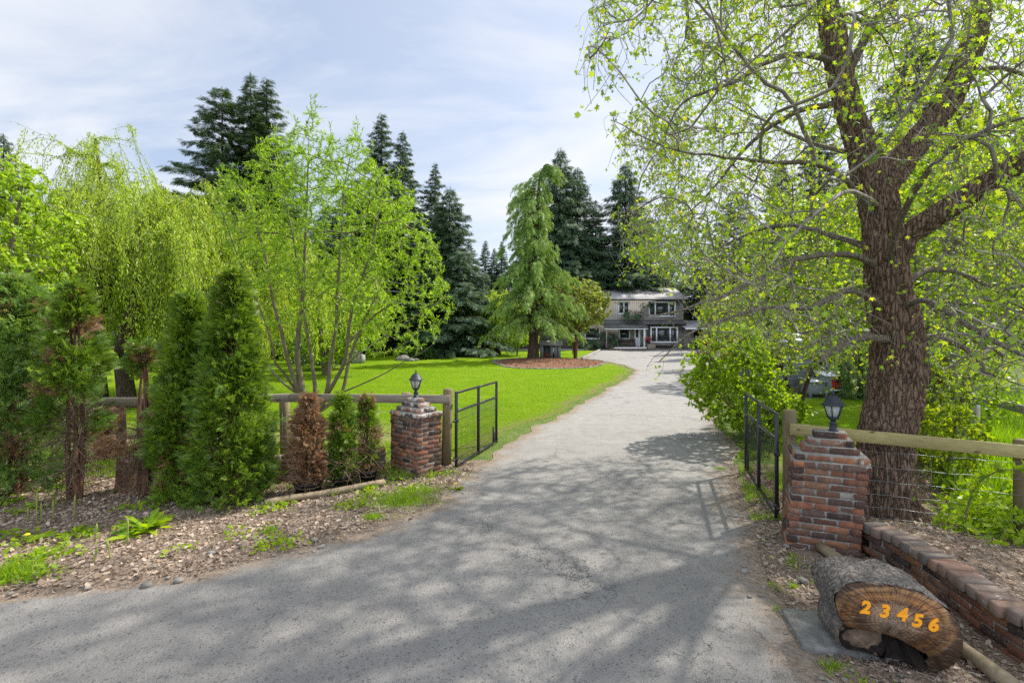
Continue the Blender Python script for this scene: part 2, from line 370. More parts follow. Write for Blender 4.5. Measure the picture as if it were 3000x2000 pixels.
# asphalt
m, t, o = newmat('asphalt'); b = NB(t); v = b.pos()
big = b.noise(v, .45, 5, .55, .4); med = b.noise(v, 3.2, 5, .6); fine = b.vor(v, 70); fine2 = b.noise(v, 180, 3, .7)
c = b.mix(b.ramp(big, [(.3, 0.0), (.7, 1.0)]), (.205, .192, .176), (.29, .272, .248)); c = b.mix(b.ramp(med, [(.35, .5), (.62, 0.0)]), c, (.15, .145, .14))
c = b.mix(b.ramp(fine.outputs['Color'], [(.05, .75), (.30, 0.0)]), c, (.055, .053, .05)); c = b.mix(b.ramp(fine2, [(.60, 0.0), (.70, .7)]), c, (.42, .41, .39))
ck = b.n('TexVoronoi', feature='DISTANCE_TO_EDGE', Scale=1.3); dv = b.n('VectorMath', operation='ADD'); t.links.new(v, dv.inputs[0]); nn = b.n('TexNoise', Scale=2.0, Detail=5, Roughness=.7); t.links.new(v, nn.inputs['Vector'])
sc_ = b.n('VectorMath', operation='SCALE'); t.links.new(nn.outputs[1], sc_.inputs[0]); sc_.inputs['Scale'].default_value = 1.6; t.links.new(sc_.outputs[0], dv.inputs[1]); t.links.new(dv.outputs[0], ck.inputs['Vector'])
cm = b.ramp(b.noise(v, .33, 2), [(.54, 0.0), (.62, 1.0)]); crack = b.m('MULTIPLY', b.ramp(ck.outputs[0], [(.006, 1.0), (.014, 0.0)]), cm)
c = b.mix(b.m('MULTIPLY', crack, .5), c, (.02, .019, .017))
# bleached, sandy up the lane
sepn = b.n('SeparateXYZ'); t.links.new(v, sepn.inputs[0]); up = b.m('MULTIPLY', b.m('SUBTRACT', b.m('ADD', sepn.outputs[1], b.m('MULTIPLY', big, 5)), 8.0), .16, True)
c = b.mix(b.m('MULTIPLY', up, .85), c, b.mix(b.ramp(med, [(.35, 0.0), (.65, 1.0)]), (.245, .235, .218), (.30, .288, .268)))
at_ = b.n('Attribute', attribute_name='edge'); ef = b.m('ADD', at_.outputs['Fac'], b.m('MULTIPLY', b.m('SUBTRACT', b.noise(v, 3.5, 5, .65), .5), 1.1))
dirtc = b.mix(b.ramp(b.noise(v, 25, 5), [(.3, 0.0), (.7, 1.0)]), (.14, .10, .07), (.30, .235, .175))
c = b.mix(b.ramp(ef, [(.05, .95), (.42, 0.0)]), c, dirtc)
h = b.m('ADD', b.m('MULTIPLY', fine.outputs[0], .8), b.m('ADD', b.m('MULTIPLY', fine2, .5), b.m('MULTIPLY', crack, -2)))
t.links.new(b.bsdf(c, .85, b.bump(h, .008), .3).outputs[0], o.inputs[0]); MT['asphalt'] = m
# soil with litter
def soil(name, c1, c2, c3, gmix=0.0):
    m, t, o = newmat(name); b = NB(t); v = b.pos(); n0 = b.noise(v, 2.2, 6, .6); n1_ = b.noise(v, 24, 5, .65, 1.2); vo = b.vor(v, 34)
    c = b.mix(b.ramp(n1_, [(.3, 0.0), (.7, 1.0)]), c1, c2); c = b.mix(b.ramp(vo.outputs['Color'], [(.1, 0.0), (.8, .7)]), c, c3)
    if gmix: c = b.mix(b.m('MULTIPLY', b.ramp(n0, [(.45, 0.0), (.6, 1.0)]), gmix), c, (.09, .15, .03))
    t.links.new(b.bsdf(c, .95, b.bump(b.m('ADD', n1_, vo.outputs[0]), .03), .15).outputs[0], o.inputs[0]); return m
MT['soil'] = soil('litter_soil', (.17, .125, .095), (.34, .27, .205), (.24, .18, .135))
MT['mulch'] = soil('bark_mulch', (.15, .075, .045), (.34, .185, .11), (.24, .125, .075))
MT['field'] = soil('rough_grass_ground', (.13, .17, .045), (.22, .24, .09), (.10, .16, .03), .7)
m, t, o = newmat('mown_lawn'); b = NB(t); v = b.pos(); n0 = b.noise(v, .55, 6, .65); n1_ = b.noise(v, 9, 5, .65); n2_ = b.noise(v, 60, 4, .75)
c = b.mix(b.ramp(n0, [(.38, 0.0), (.62, 1.0)]), (.185, .315, .006), (.255, .375, .008)); c = b.mix(b.ramp(n1_, [(.36, .65), (.58, 0.0)]), c, (.11, .20, .010)); c = b.mix(b.ramp(b.noise(v, 2.3, 5, .7, 1.0), [(.54, 0.0), (.64, .5)]), c, (.085, .20, .02))
c = b.mix(b.ramp(n2_, [(.35, .7), (.62, 0.0)]), c, (.09, .175, .006)); c = b.mix(b.ramp(b.noise(v, 1.1, 4), [(.56, 0.0), (.70, .5)]), c, (.27, .31, .05))
sx_ = b.n('SeparateXYZ'); t.links.new(v, sx_.inputs[0]); dm = b.m('MULTIPLY', b.m('MULTIPLY', b.m('ADD', b.m('SUBTRACT', 12.3, sx_.outputs[1]), b.m('MULTIPLY', b.m('SUBTRACT', n1_, .5), 9)), .35, True), b.m('MULTIPLY', b.m('SUBTRACT', -1.4, sx_.outputs[0]), .7, True))
c = b.mix(b.m('MULTIPLY', dm, .85), c, b.mix(b.ramp(n2_, [(.3, 0.0), (.7, 1.0)]), (.27, .25, .11), (.42, .37, .20)))
at_ = b.n('Attribute', attribute_name='edge'); ef = b.m('ADD', at_.outputs['Fac'], b.m('MULTIPLY', b.m('SUBTRACT', b.noise(v, 3, 5, .65), .5), 1.4))
c = b.mix(b.ramp(ef, [(.1, .9), (.6, 0.0)]), c, (.22, .205, .085))
t.links.new(b.bsdf(c, .85, b.bump(b.m('ADD', n2_, n1_), .05), .04).outputs[0], o.inputs[0]); MT['lawn'] = m
# leaves
MT['l_maple'] = leafmat('young_maple_leaf', [(.15, .27, .03), (.22, .37, .03), (.10, .19, .035), (.31, .43, .03), (.18, .31, .06), (.38, .42, .03), (.19, .34, .03), (.085, .16, .03)], .52, (2.2, 1.9, .5))
MT['l_willow'] = leafmat('fresh_willow_leaf', [(.18, .31, .018), (.27, .40, .025), (.08, .165, .02), (.35, .47, .06), (.22, .35, .02)], .45, (1.7, 1.8, .5))
MT['l_weep'] = leafmat('weeping_willow_leaf', [(.30, .43, .03), (.40, .51, .05), (.18, .29, .025), (.48, .56, .14)], .42, (1.7, 1.6, .5))
MT['l_hedge'] = leafmat('broad_green_leaf', [(.26, .40, .028), (.36, .49, .035), (.15, .26, .025), (.42, .52, .07)], .42, (1.7, 1.7, .5))
MT['l_lilac'] = leafmat('lilac_leaf', [(.19, .32, .014), (.28, .40, .018), (.11, .22, .016), (.36, .46, .035)], .48, (1.8, 1.7, .4))
MT['l_yellow'] = leafmat('yellow_green_leaf', [(.20, .31, .018), (.28, .38, .018), (.13, .23, .02), (.36, .42, .03)], .5, (1.8, 1.6, .4))
MT['l_thuja'] = leafmat('thuja_spray', [(.10, .19, .024), (.18, .29, .028), (.035, .08, .018), (.28, .38, .035), (.06, .125, .02)], .38, (1.6, 1.5, .5), patch=(3, (.65, .75, .8)))
MT['l_thujablue'] = leafmat('bluish_thuja_spray', [(.16, .27, .07), (.24, .36, .09), (.07, .14, .04), (.32, .42, .08)], .38, (1.5, 1.5, .6), patch=(2, (.65, .75, .75)))
MT['l_brown'] = leafmat('dead_brown_foliage', [(.24, .13, .06), (.34, .21, .12), (.17, .085, .045), (.40, .29, .18)], .3, (1.3, 1.1, .8))
MT['l_fir'] = leafmat('dark_fir_needles', [(.055, .105, .045), (.085, .14, .05), (.038, .075, .038), (.11, .165, .05)], .22, (1.5, 1.4, .5), .6, .3)
MT['l_spruce'] = leafmat('blue_green_spruce_needles', [(.06, .115, .06), (.09, .15, .075), (.042, .085, .05), (.10, .15, .055)], .2, (1.4, 1.4, .6), .6, .3)
MT['l_cedar'] = leafmat('light_cedar_needles', [(.18, .30, .06), (.25, .38, .08), (.11, .20, .05), (.32, .44, .10)], .3, (1.5, 1.4, .6), .55, .3)
MT['l_bronze'] = leafmat('bronze_green_leaf', [(.22, .29, .05), (.30, .35, .07), (.15, .22, .04), (.36, .33, .12)], .4, (1.5, 1.4, .6))
MT['l_vari'] = leafmat('variegated_leaf', [(.08, .17, .05), (.14, .24, .08), (.40, .46, .30), (.09, .18, .05)], .25, (1.3, 1.3, .8))
MT['l_dark'] = leafmat('dark_shrub_leaf', [(.03, .075, .018), (.05, .11, .022), (.07, .14, .02)], .25, (1.5, 1.5, .5))
MT['l_grass'] = leafmat('grass_blade', [(.20, .34, .010), (.27, .41, .014), (.14, .25, .012), (.34, .42, .035)], .4, (1.5, 1.6, .4))
MT['l_litter'] = leafmat('dry_leaf', [(.27, .19, .13), (.44, .34, .25), (.15, .10, .07), (.55, .46, .37), (.22, .14, .10)], .15, (1.2, 1.1, .9), .75, .2)
MT['l_pink'] = leafmat('purple_bud', [(.16, .03, .06), (.25, .06, .11), (.10, .02, .04)], .3, (1.3, 1, 1))
MT['l_white'] = leafmat('white_blossom', [(.75, .78, .72), (.55, .62, .50), (.14, .22, .09), (.08, .15, .06)], .3, (1.1, 1.1, 1))
MT['l_red'] = leafmat('red_flower', [(.5, .03, .05), (.6, .08, .12), (.08, .15, .04)], .3, (1.1, 1, 1))
MT['yellow'] = simple('dandelion_yellow', (.75, .50, .01), .6)
MT['orange'] = simple('orange_number_paint', (1.0, .42, .02), .5, (.9, .33, .015), 60)
# ------------------------------------------------------------------ ground
def sheet(name, rows, mat, lift, cols=28, edge=True, noise=0.12, thick=None):
    """rows: (y, xl, xr); every row is resampled so that no cell crosses y=15 or 54"""
    rows = np.array(rows, float); y0, y1 = rows[0, 0], rows[-1, 0]
    ys = np.concatenate([np.arange(y0, min(y1, 16), .16), np.arange(16, y1, .4) if y1 > 16 else [], [15.0, 54.0, y1]]); ys = np.unique(ys[(ys >= y0) & (ys <= y1)])
    xl = np.interp(ys, rows[:, 0], rows[:, 1]); xr = np.interp(ys, rows[:, 0], rows[:, 2])
    k = np.stack([ys * 1.3, ys * 0, ys * 0], -1)
    if noise:
        xl = xl + noise * fbm(k, 4, 3); xr = xr + noise * fbm(k, 4, 9)
    t = np.linspace(0, 1, cols); t = t * t * (3 - 2 * t)
    X = xl[:, None] * (1 - t) + xr[:, None] * t; Y = np.repeat(ys[:, None], cols, 1); Z = risev(Y) + lift
    d = np.minimum(X - xl[:, None], xr[:, None] - X)
    g = MB(); g.grid(X, Y, Z); o = g.build(name, mat, attr={'edge': np.clip(d, 0, 1.5).ravel()}); tag(o, kind='structure'); return o
# base ground to the horizon
ys = np.array([-400, -60, -10, 0, 3, 6, 9, 12, 15, 20, 30, 42, 54, 80, 140, 400.0]); xs = np.array([-500, -150, -60, -30, -15, -6, 0, 4, 8, 12, 16, 30, 60, 150, 500.0])
X, Y = np.meshgrid(xs, ys); g = MB(); g.grid(X, Y, risev(Y)); tag(g.build('ground', MT['field']), kind='structure')
LEFT = [(-3, -35), (2, -14), (3, -7.6), (3.9, -4.12), (4.21, -3.05), (4.62, -2.4), (5.34, -1.57), (6.08, -.97), (7.07, -.72), (8.02, -.55), (10.05, .04), (15.2, 2.1), (22.8, 5.42), (27.5, 7.0), (30, 7.2), (33, 6.9), (34.8, 6.7), (36, 5.7), (37, 5.4), (50, 9.0), (53.9, 9.6)]
RIGHT = [(-3, 14), (0.5, 4), (2, 2.05), (3.03, 1.95), (3.42, 2.04), (4, 2.12), (5, 2.54), (5.72, 2.8), (7.5, 3.5), (9.26, 4.3), (11.24, 4.9), (15, 6.0), (18.7, 7.2), (26.2, 10.2), (32, 13), (36, 18), (53.9, 24)]
LA, RA = np.array(LEFT), np.array(RIGHT)
yy = np.unique(np.concatenate([LA[:, 0], RA[:, 0]]))
sheet('driveway', [(y, np.interp(y, LA[:, 0], LA[:, 1]), np.interp(y, RA[:, 0], RA[:, 1])) for y in yy], MT['asphalt'], .012, 60)
lx = lambda y: float(np.interp(y, LA[:, 0], LA[:, 1])); rx = lambda y: float(np.interp(y, RA[:, 0], RA[:, 1]))
sheet('lawn', [(y, -34 - y * .3, lx(y) - .25 - (.25 if y < 12 else 0)) for y in np.arange(8.6, 52.01, .8)], MT['lawn'], .006, 40, noise=.18)
sheet('lawn', [(y, rx(y) + .5, 16 + y * .3) for y in np.arange(8.4, 17.0, .8)], MT['lawn'], .006, 20, noise=.2)
sheet('leafy_verge', [(y, -14, lx(y) + .1) for y in np.arange(3.0, 8.7, .3)], MT['soil'], .005, 24, noise=.1)
sheet('gravelly_verge', [(y, rx(y) - .1, 6.8) for y in np.arange(1.2, 8.3, .3)], MT['soil'], .005, 24, noise=.06)
# raised litter bank behind the low wall on the right
WALLP = np.array([[3.41, 4.84], [3.49, 4.44], [3.47, 4.09], [3.37, 3.557], [3.32, 3.27], [3.33, 3.0], [3.4, 2.6], [3.55, 2.1]])
ys = np.linspace(1.9, 6.4, 50); wx = np.interp(ys, WALLP[::-1, 1], WALLP[::-1, 0]) + .12; tt = np.linspace(0, 1, 40)
X = wx[:, None] + tt[None] * 3.2; Y = np.repeat(ys[:, None], 40, 1)
def bankz(x, y):
    w = np.interp(y, WALLP[::-1, 1], WALLP[::-1, 0]); t = np.clip((x - w - .1) / 2.0, 0, 1); yb = np.clip((5.75 - y) / .9, 0, 1)
    return .27 * (1 - t * t * (3 - 2 * t)) * yb
Z = bankz(X, Y) + .01 + .02 * fbm(np.stack([X * 2, Y * 2, X * 0], -1), 3) * (1 - tt[None]); Z[:, -1] = -.03; Z[-1] = -.03
g = MB(); g.grid(X, Y, Z); tag(g.build('soil_bank', MT['soil'], smooth=True), kind='structure')
def gz(x, y):
    w = np.interp(y, WALLP[::-1, 1], WALLP[::-1, 0]); return np.where((x > w + .1) & (y < 6.4) & (y > 1.9), bankz(x, y), risev(y)) + .012
# mulch bed
MBC = (2.45, 33.2); an = np.linspace(0, 2 * math.pi, 73)[:-1]; rr = np.linspace(0, 1, 14)
er = 1 + .05 * np.sin(an * 3 + 1) + .03 * np.sin(an * 5)
X = MBC[0] + 3.75 * er[None] * rr[:, None] * np.cos(an)[None]; Y = MBC[1] + 4.9 * er[None] * rr[:, None] * np.sin(an)[None]
Z = risev(Y) + .02 + .22 * (1 - rr[:, None] ** 2) * np.ones_like(X); X = np.hstack([X, X[:, :1]]); Y = np.hstack([Y, Y[:, :1]]); Z = np.hstack([Z, Z[:, :1]])
g = MB(); g.grid(X, Y, Z); tag(g.build('mulch_bed', MT['mulch']), kind='structure')
def mulchz(x, y):
    r2 = ((x - MBC[0]) / 3.75) ** 2 + ((y - MBC[1]) / 4.9) ** 2; return rise(y) + .02 + .22 * max(0, 1 - r2)
edg = MB()
for a, e in zip(np.linspace(0, 2 * math.pi, 110)[:-1], np.interp(np.linspace(0, 2 * math.pi, 110)[:-1], an, er)):
    x, y = MBC[0] + 3.82 * e * math.cos(a), MBC[1] + 4.97 * e * math.sin(a)
    edg.cbox((x, y, rise(y) + .02), (.12 * R.uniform(.6, 1.2), .07, .05 * R.uniform(.7, 1.5)), rz(a + math.pi / 2 + R.normal(0, .2)), .03, jit=.012)
tag(edg.build('stone_edging', MT['stone']), 'ring of pale low stones edging the mulch bed under the drooping cedar', 'garden edging')
ch = MB(); n = 2600; a = R.uniform(0, 2 * math.pi, n); q = np.sqrt(R.uniform(0, 1, n)); x = MBC[0] + 3.7 * q * np.cos(a); y = MBC[1] + 4.85 * q * np.sin(a)
z = np.array([mulchz(i, j) for i, j in zip(x, y)]) + .02
ch.leaf(np.stack([x, y, z], -1), rdir(n, 0, .2), rdir(n, 1.5), R.uniform(.08, .16, n), T_RH); tag(ch.build('bark_chips', MT['mulch']), 'loose reddish bark chips covering the round bed under the cedar', 'bark mulch', kind='stuff')
# timber edging of the forecourt
e = MB(); pts = [(5.35, 37.0), (7.2, 43.5), (8.95, 49.9), (9.6, 52.6)]
for p, q in zip(pts[:-1], pts[1:]):
    p, q = np.array([*p, rise(p[1]) + .06]), np.array([*q, rise(q[1]) + .06]); d = q - p; e.cbox((p + q) / 2, (np.linalg.norm(d) / 2 - .03, .09, .08), frame(d), .01)
tag(e.build('concrete_kerb', MT['concrete']), 'pale kerb between lawn corner and forecourt of the house', 'kerb')
e = MB(); pts = [(-1.5, 50.6), (3.5, 51.2), (8.2, 51.6)]
for p, q in zip(pts[:-1], pts[1:]):
    p, q = np.array([*p, rise(p[1]) + .06]), np.array([*q, rise(q[1]) + .06]); d = q - p; e.cbox((p + q) / 2, (np.linalg.norm(d) / 2 - .03, .09, .09), frame(d), .01)
tag(e.build('bed_edging', MT['concrete']), 'thin edging strip along flower bed before the house', 'garden edging')
g = MB(); g.grid(*[np.array(v, float) for v in ([[-2, 9.4], [-2, 9.4]], [[51.9, 51.9], [54.0, 54.0]], [[.69, .69], [.722, .722]])]); tag(g.build('flower_bed', MT['mulch']), kind='structure')

# ------------------------------------------------------------------ bricks
def course(mb, a, b, z, h=.057, th=.10, L=.205, gap=.012, off=0.0, mat=0, jz=.003, out=.004, nrml=None):
    """a row of stretcher bricks from a to b (2d); bricks' outer face lies on the line, body to the left of a->b"""
    a, b = np.array(a, float), np.array(b, float); D = np.linalg.norm(b - a); d = (b - a) / D; nl = np.array([-d[1], d[0]]); rot = rz(math.atan2(d[1], d[0]))
    s = -off
    while s < D - .01:
        e = min(s + L * R.choice([1, 1, 1, .97]), D); s0 = max(s, 0)
        if e - s0 > .035:
            c = a + d * ((s0 + e) / 2) + nl * (th / 2 + R.normal(0, out))
            mb.cbox((c[0], c[1], z + h / 2 + R.normal(0, jz)), ((e - s0) / 2 - .003, th / 2, h / 2), rot, .007, mat if not callable(mat) else mat(), .0022)
        s = e + gap
def pillar(name, label, corner, adir, La, Lb, z0, n, steps, lean=0.0, capm=None):
    """corner: nearest corner (2d); first face goes along adir for La, second face goes back for Lb"""
    corner = np.array(corner, float); d = nrm(np.array([math.cos(adir), math.sin(adir)])); e = np.array([-d[1], d[0]])
    t = thing(name, (*(corner + d * La / 2 + e * Lb / 2), z0), label, 'gate pillar', 'brick gate pillars at the entrance')
    br, mo, cp = MB(), MB(), MB(); ch_, g_ = .062, .0115; H = ch_ + g_ - .004
    ctr = corner + d * La / 2 + e * Lb / 2; rot = rz(adir); z = z0
    for i in range(n + len(steps)):
        st = 0 if i < n else steps[i - n]
        la, lb = La / 2 - st, Lb / 2 - st; c = ctr + d * lean * (z - z0) ; tgt = br if i < n else cp
        P = [c - d * la - e * lb, c + d * la - e * lb, c + d * la + e * lb, c - d * la + e * lb]; off = .105 if i % 2 else 0
        for k in range(4): course(tgt, P[k], P[(k + 1) % 4], z, ch_, .1, off=off if k % 2 == 0 else .105 - off, jz=.002, out=.005 if i < n else .007)
        mo.box((*c, z + H / 2), (la - .009, lb - .009, H / 2 + .0005), rot)
        if i >= n: mo.box((*c, z + ch_ - .006), (la - .05, lb - .05, .008), rot)
        z += H
    br.build('brickwork', MT['brick'], t); mo.build('mortar', MT['mortar'], t); cp.build('stepped_cap', capm or MT['brick_white'], t); return t, ctr + d * lean * (z - z0), z
tl_, lc, lz = pillar('brick_pillar', 'left gate pillar of mixed red and dark bricks with four-step whitewashed cap', (-1.945, 7.74), math.atan2(-.49, .535), .71, .47, 0.0, 13, [-.012, .06, .125, .195])
tr_, rc, rz_ = pillar('brick_pillar', 'right gate pillar of orange bricks with crumbling stepped top, nearest to the number log', (2.79, 4.93), math.atan2(-.40, .91), .63, .46, 0.0, 12, [-.018, .0, .085, .115, .165], .09, brickmat('crumbling_cap_brick', .42))
# low brick wall on the right
wt = thing('low_brick_wall', (3.4, 3.6, 0), 'low curved dark brick wall with rowlock coping running from the right pillar', 'garden wall')
def polyline(P, step):
    P = np.array(P, float); s = np.concatenate([[0], np.cumsum(np.linalg.norm(np.diff(P, axis=0), axis=1))]); q = np.arange(0, s[-1], step)
    return np.stack([np.interp(q, s, P[:, i]) for i in range(P.shape[1])], -1)
br, cp, mo = MB(), MB(), MB(); WP = WALLP[::-1]
seg = polyline(WP, .218)
for i in range(4):
    sg = polyline(WP + 0, .218); o_ = .105 if i % 2 else 0
    for p, q in zip(sg[:-1], sg[1:]):
        d = nrm(q - p); p2 = p + d * o_; nn_ = np.array([-d[1], d[0]]); c = p2 + d * .1 - nn_ * .055
        br.cbox((c[0] + R.normal(0, .003), c[1], .032 + i * .068 - .03), (.101, .05, .029), rz(math.atan2(d[1], d[0])), .007, 0, .003)
for p, q in zip(seg[:-1], seg[1:]):
    d = nrm(q - p); c = (p + q) / 2 - np.array([-d[1], d[0]]) * .10; mo.box((*c, .10), (np.linalg.norm(q - p) / 2 + .01, .082, .13), rz(math.atan2(d[1], d[0])))
sg = polyline(WP, .108)
for k, (p, q) in enumerate(zip(sg[:-1], sg[1:])):
    d = nrm(q - p); c = (p + q) / 2 - np.array([-d[1], d[0]]) * (.085 + R.normal(0, .006)); cp.cbox((*c, .285 + R.normal(0, .004)), (.047, .108, .045), rz(math.atan2(d[1], d[0]) + R.normal(0, .03)) @ np.array(Matrix.Rotation(R.normal(0, .03), 3, 'Y')), .01, 0, .003)
br.build('wall_courses', MT['brick_dark'], wt); mo.build('mortar', MT['mortar'], wt); cp.build('coping', brickmat('stained_coping_brick', .3, .15, .5), wt)
# low brick wall on the left behind the pots
wt = thing('low_brick_wall', (-2.8, 7.2, 0), 'low red brick wall behind the three potted conifers', 'garden wall')
br, mo = MB(), MB(); A_, B_ = (-4.3, 6.75), (-1.98, 7.62)
for i in range(6): course(br, A_, B_, i * .068 + .002, .057, .1, off=.105 if i % 2 else 0)
d = nrm(np.array(B_) - A_); c = (np.array(A_) + B_) / 2 + np.array([-d[1], d[0]]) * .075; mo.box((*c, .195), (np.linalg.norm(np.array(B_) - A_) / 2 - .012, .06, .195), rz(math.atan2(d[1], d[0])))
br.build('wall_courses', MT['brick'], wt); mo.build('mortar', MT['mortar'], wt)

# ------------------------------------------------------------------ lanterns
def lantern(c, z, s, label, ph):
    t = thing('post_lantern', (c[0], c[1], z), label, 'lantern', 'black lanterns on the gate pillars'); C0 = np.array([c[0], c[1], z])
    g = MB(); g.lathe(C0, [(.052 * s, -.004), (.052 * s, .012), (.04 * s, .014), (.038 * s, .085 * s), (.042 * s, .09 * s), (.03 * s, .10 * s), (.028 * s, .12 * s)], 14); g.build('fitter', MT['lamp_black'], t)
    g = MB(); g.lathe(C0, [(.028 * s, .12 * s), (.03 * s, .128 * s), (.055 * s, .14 * s), (.062 * s, .155 * s), (.058 * s, .165 * s)], 6, ph=ph); g.build('bowl', MT['lamp_black'], t)
    zb, zt, rb, rt = .165 * s, .305 * s, .058 * s, .102 * s; g = MB()
    for k in range(6):
        a = ph + k * math.pi / 3; p = C0 + [rb * math.cos(a), rb * math.sin(a), zb]; q = C0 + [rt * math.cos(a), rt * math.sin(a), zt]; g.tube([p, q], .0065 * s, 5)
        a2 = a + math.pi / 3; g.tube([q, C0 + [rt * math.cos(a2), rt * math.sin(a2), zt]], .006 * s, 5); g.tube([p, C0 + [rb * math.cos(a2), rb * math.sin(a2), zb]], .006 * s, 5)
    g.build('cage', MT['lamp_black'], t)
    g = MB(); g.lathe(C0, [(rb * .94, zb), (rt * .94, zt)], 6, ph=ph); g.build('glass', MT['lampglass'], t)
    g = MB(); prof = [(.128, .300), (.132, .306), (.118, .318), (.100, .338), (.085, .362), (.072, .385), (.055, .402), (.032, .414), (.014, .418), (.012, .425)]
    g.lathe(C0, [(r * s, h * s) for r, h in prof], 6, ph=ph); g.build('roof', MT['lamp_black'], t)
    g = MB(); prof = [(.010, .42), (.016, .428), (.008, .436), (.014, .446), (.013, .455), (.006, .462), (.009, .468), (.001, .488)]
    g.lathe(C0, [(r * s, h * s) for r, h in prof], 10); g.build('finial', MT['lamp_black'], t)
lantern(lc + np.array([.0, 0]), lz, .92, 'black hexagonal lantern with pale glass on the left pillar', math.radians(30))
lantern(rc + np.array([.02, -.02]), rz_, .88, 'larger looking black hexagonal lantern on the right pillar before the big tree', math.radians(-12))

# ------------------------------------------------------------------ gates
def gate(p0, p1, label, flip):
    p0, p1 = np.array(p0, float), np.array(p1, float); L = np.linalg.norm(p1 - p0); d = (p1 - p0) / L; rot = rz(math.atan2(d[1], d[0])); zb, zt = .07, 1.24
    t = thing('metal_gate', (*p0, 0), label, 'gate', 'black metal entrance gates standing open')
    P = lambda s, z: np.array([p0[0] + d[0] * s, p0[1] + d[1] * s, z]); zm = zt - .30
    for s in (0, L / 2, L): fr = MB(); fr.cbox(P(s, (zt + zb) / 2 - .01), (.021, .021, (zt - zb) / 2 + .03), rot, .004); fr.build('stile', MT['black_metal'], t)
    for z in (zt, zm, zb):
        for a, b_ in ((.0, L / 2), (L / 2, L)): rl = MB(); rl.cbox(P((a + b_) / 2, z), ((b_ - a) / 2 - .022, .017, .017), rot, .004); rl.build('rail', MT['black_metal'], t)
    w = MB()
    for s in np.arange(.05, L - .03, .052):
        if abs(s - L / 2) > .03: w.tube([P(s, zb), P(s, zm)], .0026, 4)
    for z in np.arange(zb + .10, zm - .02, .155): w.tube([P(.02, z), P(L - .02, z)], .003, 4)
    w.build('wire_infill', MT['wire_dark'], t)
    for z in (zb + .1, zt - .45): h = MB(); h.tube([P(0, z), P(-.12, z)], .016, 8); h.cbox(P(0, z), (.03, .03, .028), rot, .004); h.build('hinge', MT['black_metal'], t)
    lt = MB(); lt.cbox(P(L - .12, zb + .11), (.05, .006, .09), rot, .002); lt.cbox(P(L - .19, zb + .16), (.006, .012, .16), rot, .002); lt.build('drop_bolt', MT['wire_dark'], t)
gate((-.90, 7.81), (-.31, 9.63), 'black mesh gate leaf standing open beside the lawn', 1)
gate((3.09, 5.65), (3.70, 7.65), 'black mesh gate leaf standing open against the lilac bush', -1)

# ------------------------------------------------------------------ fences
def post(mb, x, y, z0, z1, r, lean=(0, 0), k=12, square=False):
    P = np.array([[x, y, z0 - .1], [x + lean[0], y + lean[1], z1]])
    if square: mb.cbox(P.mean(0), (r, r, (z1 - z0 + .1) / 2), rz(.3), .012)
    else: mb.tube(np.array([P[0], P[0] * .5 + P[1] * .5, P[1] - [0, 0, .02], P[1]]), [r * 1.05, r, r, r * .82], k)
ft = thing('wooden_fence', (-4, 8.1, 0), 'weathered single-rail fence with round posts behind the left hedge and pillar', 'fence')
for i, (x, y, h) in enumerate([(-1.10, 8.06, 1.28), (-1.78, 8.18, 1.20), (-3.9, 8.35, 1.15), (-6.15, 8.1, 1.17), (-7.1, 8.1, 1.2), (-9.2, 8.1, 1.18), (-11.4, 8.1, 1.2)]):
    g = MB(); post(g, x, y, 0, h, .085 if i != 0 else .082, (R.normal(0, .012), 0) if i else (.035, 0)); g.build('post', MT['wood_post'], ft)
pr = [(-1.02, 7.97, 1.115), (-3.72, 8.08, 1.125), (-6.1, 8.0, 1.07), (-9.2, 8.0, 1.07), (-12.5, 8.0, 1.08)]
for i, (p, q) in enumerate(zip(pr[:-1], pr[1:])):
    p, q = np.array(p), np.array(q); d = q - p; g = MB(); g.cbox((p + q) / 2, (np.linalg.norm(d) / 2 - .004, .02, .07), frame(d), .004); g.build('rail', MT['wood_old'], ft)
g = MB()
for z in (.15, .32, .50, .70, .9): g.tube([(-1.1, 8.0, z), (-5, 8.02, z), (-11, 8.02, z)], .0022, 4)
for x in np.arange(-11, -1.1, .2): g.tube([(x, 8.01, .08), (x, 8.01, 1.0)], .0016, 4)
g.build('wire_mesh', MT['galv'], ft)
ft = thing('wooden_fence', (4, 5.2, 0), 'greenish single-rail board fence with wire mesh behind the right pillar, before the big tree', 'fence')
A_, B_ = np.array([3.27, 5.74]), np.array([5.32, 4.98])
g = MB(); post(g, 3.33, 5.80, 0, 1.27, .075, (.0, 0), 12); g.build('post', MT['wood_post'], ft)
g = MB(); post(g, 5.36, 5.06, -.1, 1.07, .07, (0.01, 0), square=True); g.build('post', MT['wood_post'], ft)
g = MB(); post(g, 7.6, 4.2, -.1, 1.0, .07, square=True); g.build('post', MT['wood_post'], ft)
for p, q in (((3.27, 5.70, 1.06), (5.40, 4.94, .955)), ((5.41, 4.936, .955), (7.7, 4.1, .9))):
    p, q = np.array(p), np.array(q); d = q - p; g = MB(); g.cbox((p + q) / 2, (np.linalg.norm(d) / 2 - .003, .02, .068), frame(d), .004); g.build('rail', MT['wood_new'], ft)
g = MB(); n = 40
for k, z in enumerate((.12, .24, .38, .53, .69, .86)):
    t = np.linspace(0, 1, n); x = 3.35 + t * 4.2; y = 5.72 - t * 1.52; g.tube(np.stack([x, y, z - .05 * t + .006 * np.sin(t * 60 + k)], -1), .0024, 4)
for t in np.arange(.02, 1, .045): g.tube([(3.35 + t * 4.2, 5.72 - t * 1.52, .05), (3.355 + t * 4.2 + .01, 5.72 - t * 1.52, .5), (3.35 + t * 4.2, 5.72 - t * 1.52, .93 - .05 * t)], .0018, 4)
g.build('wire_mesh', MT['galv'], ft)
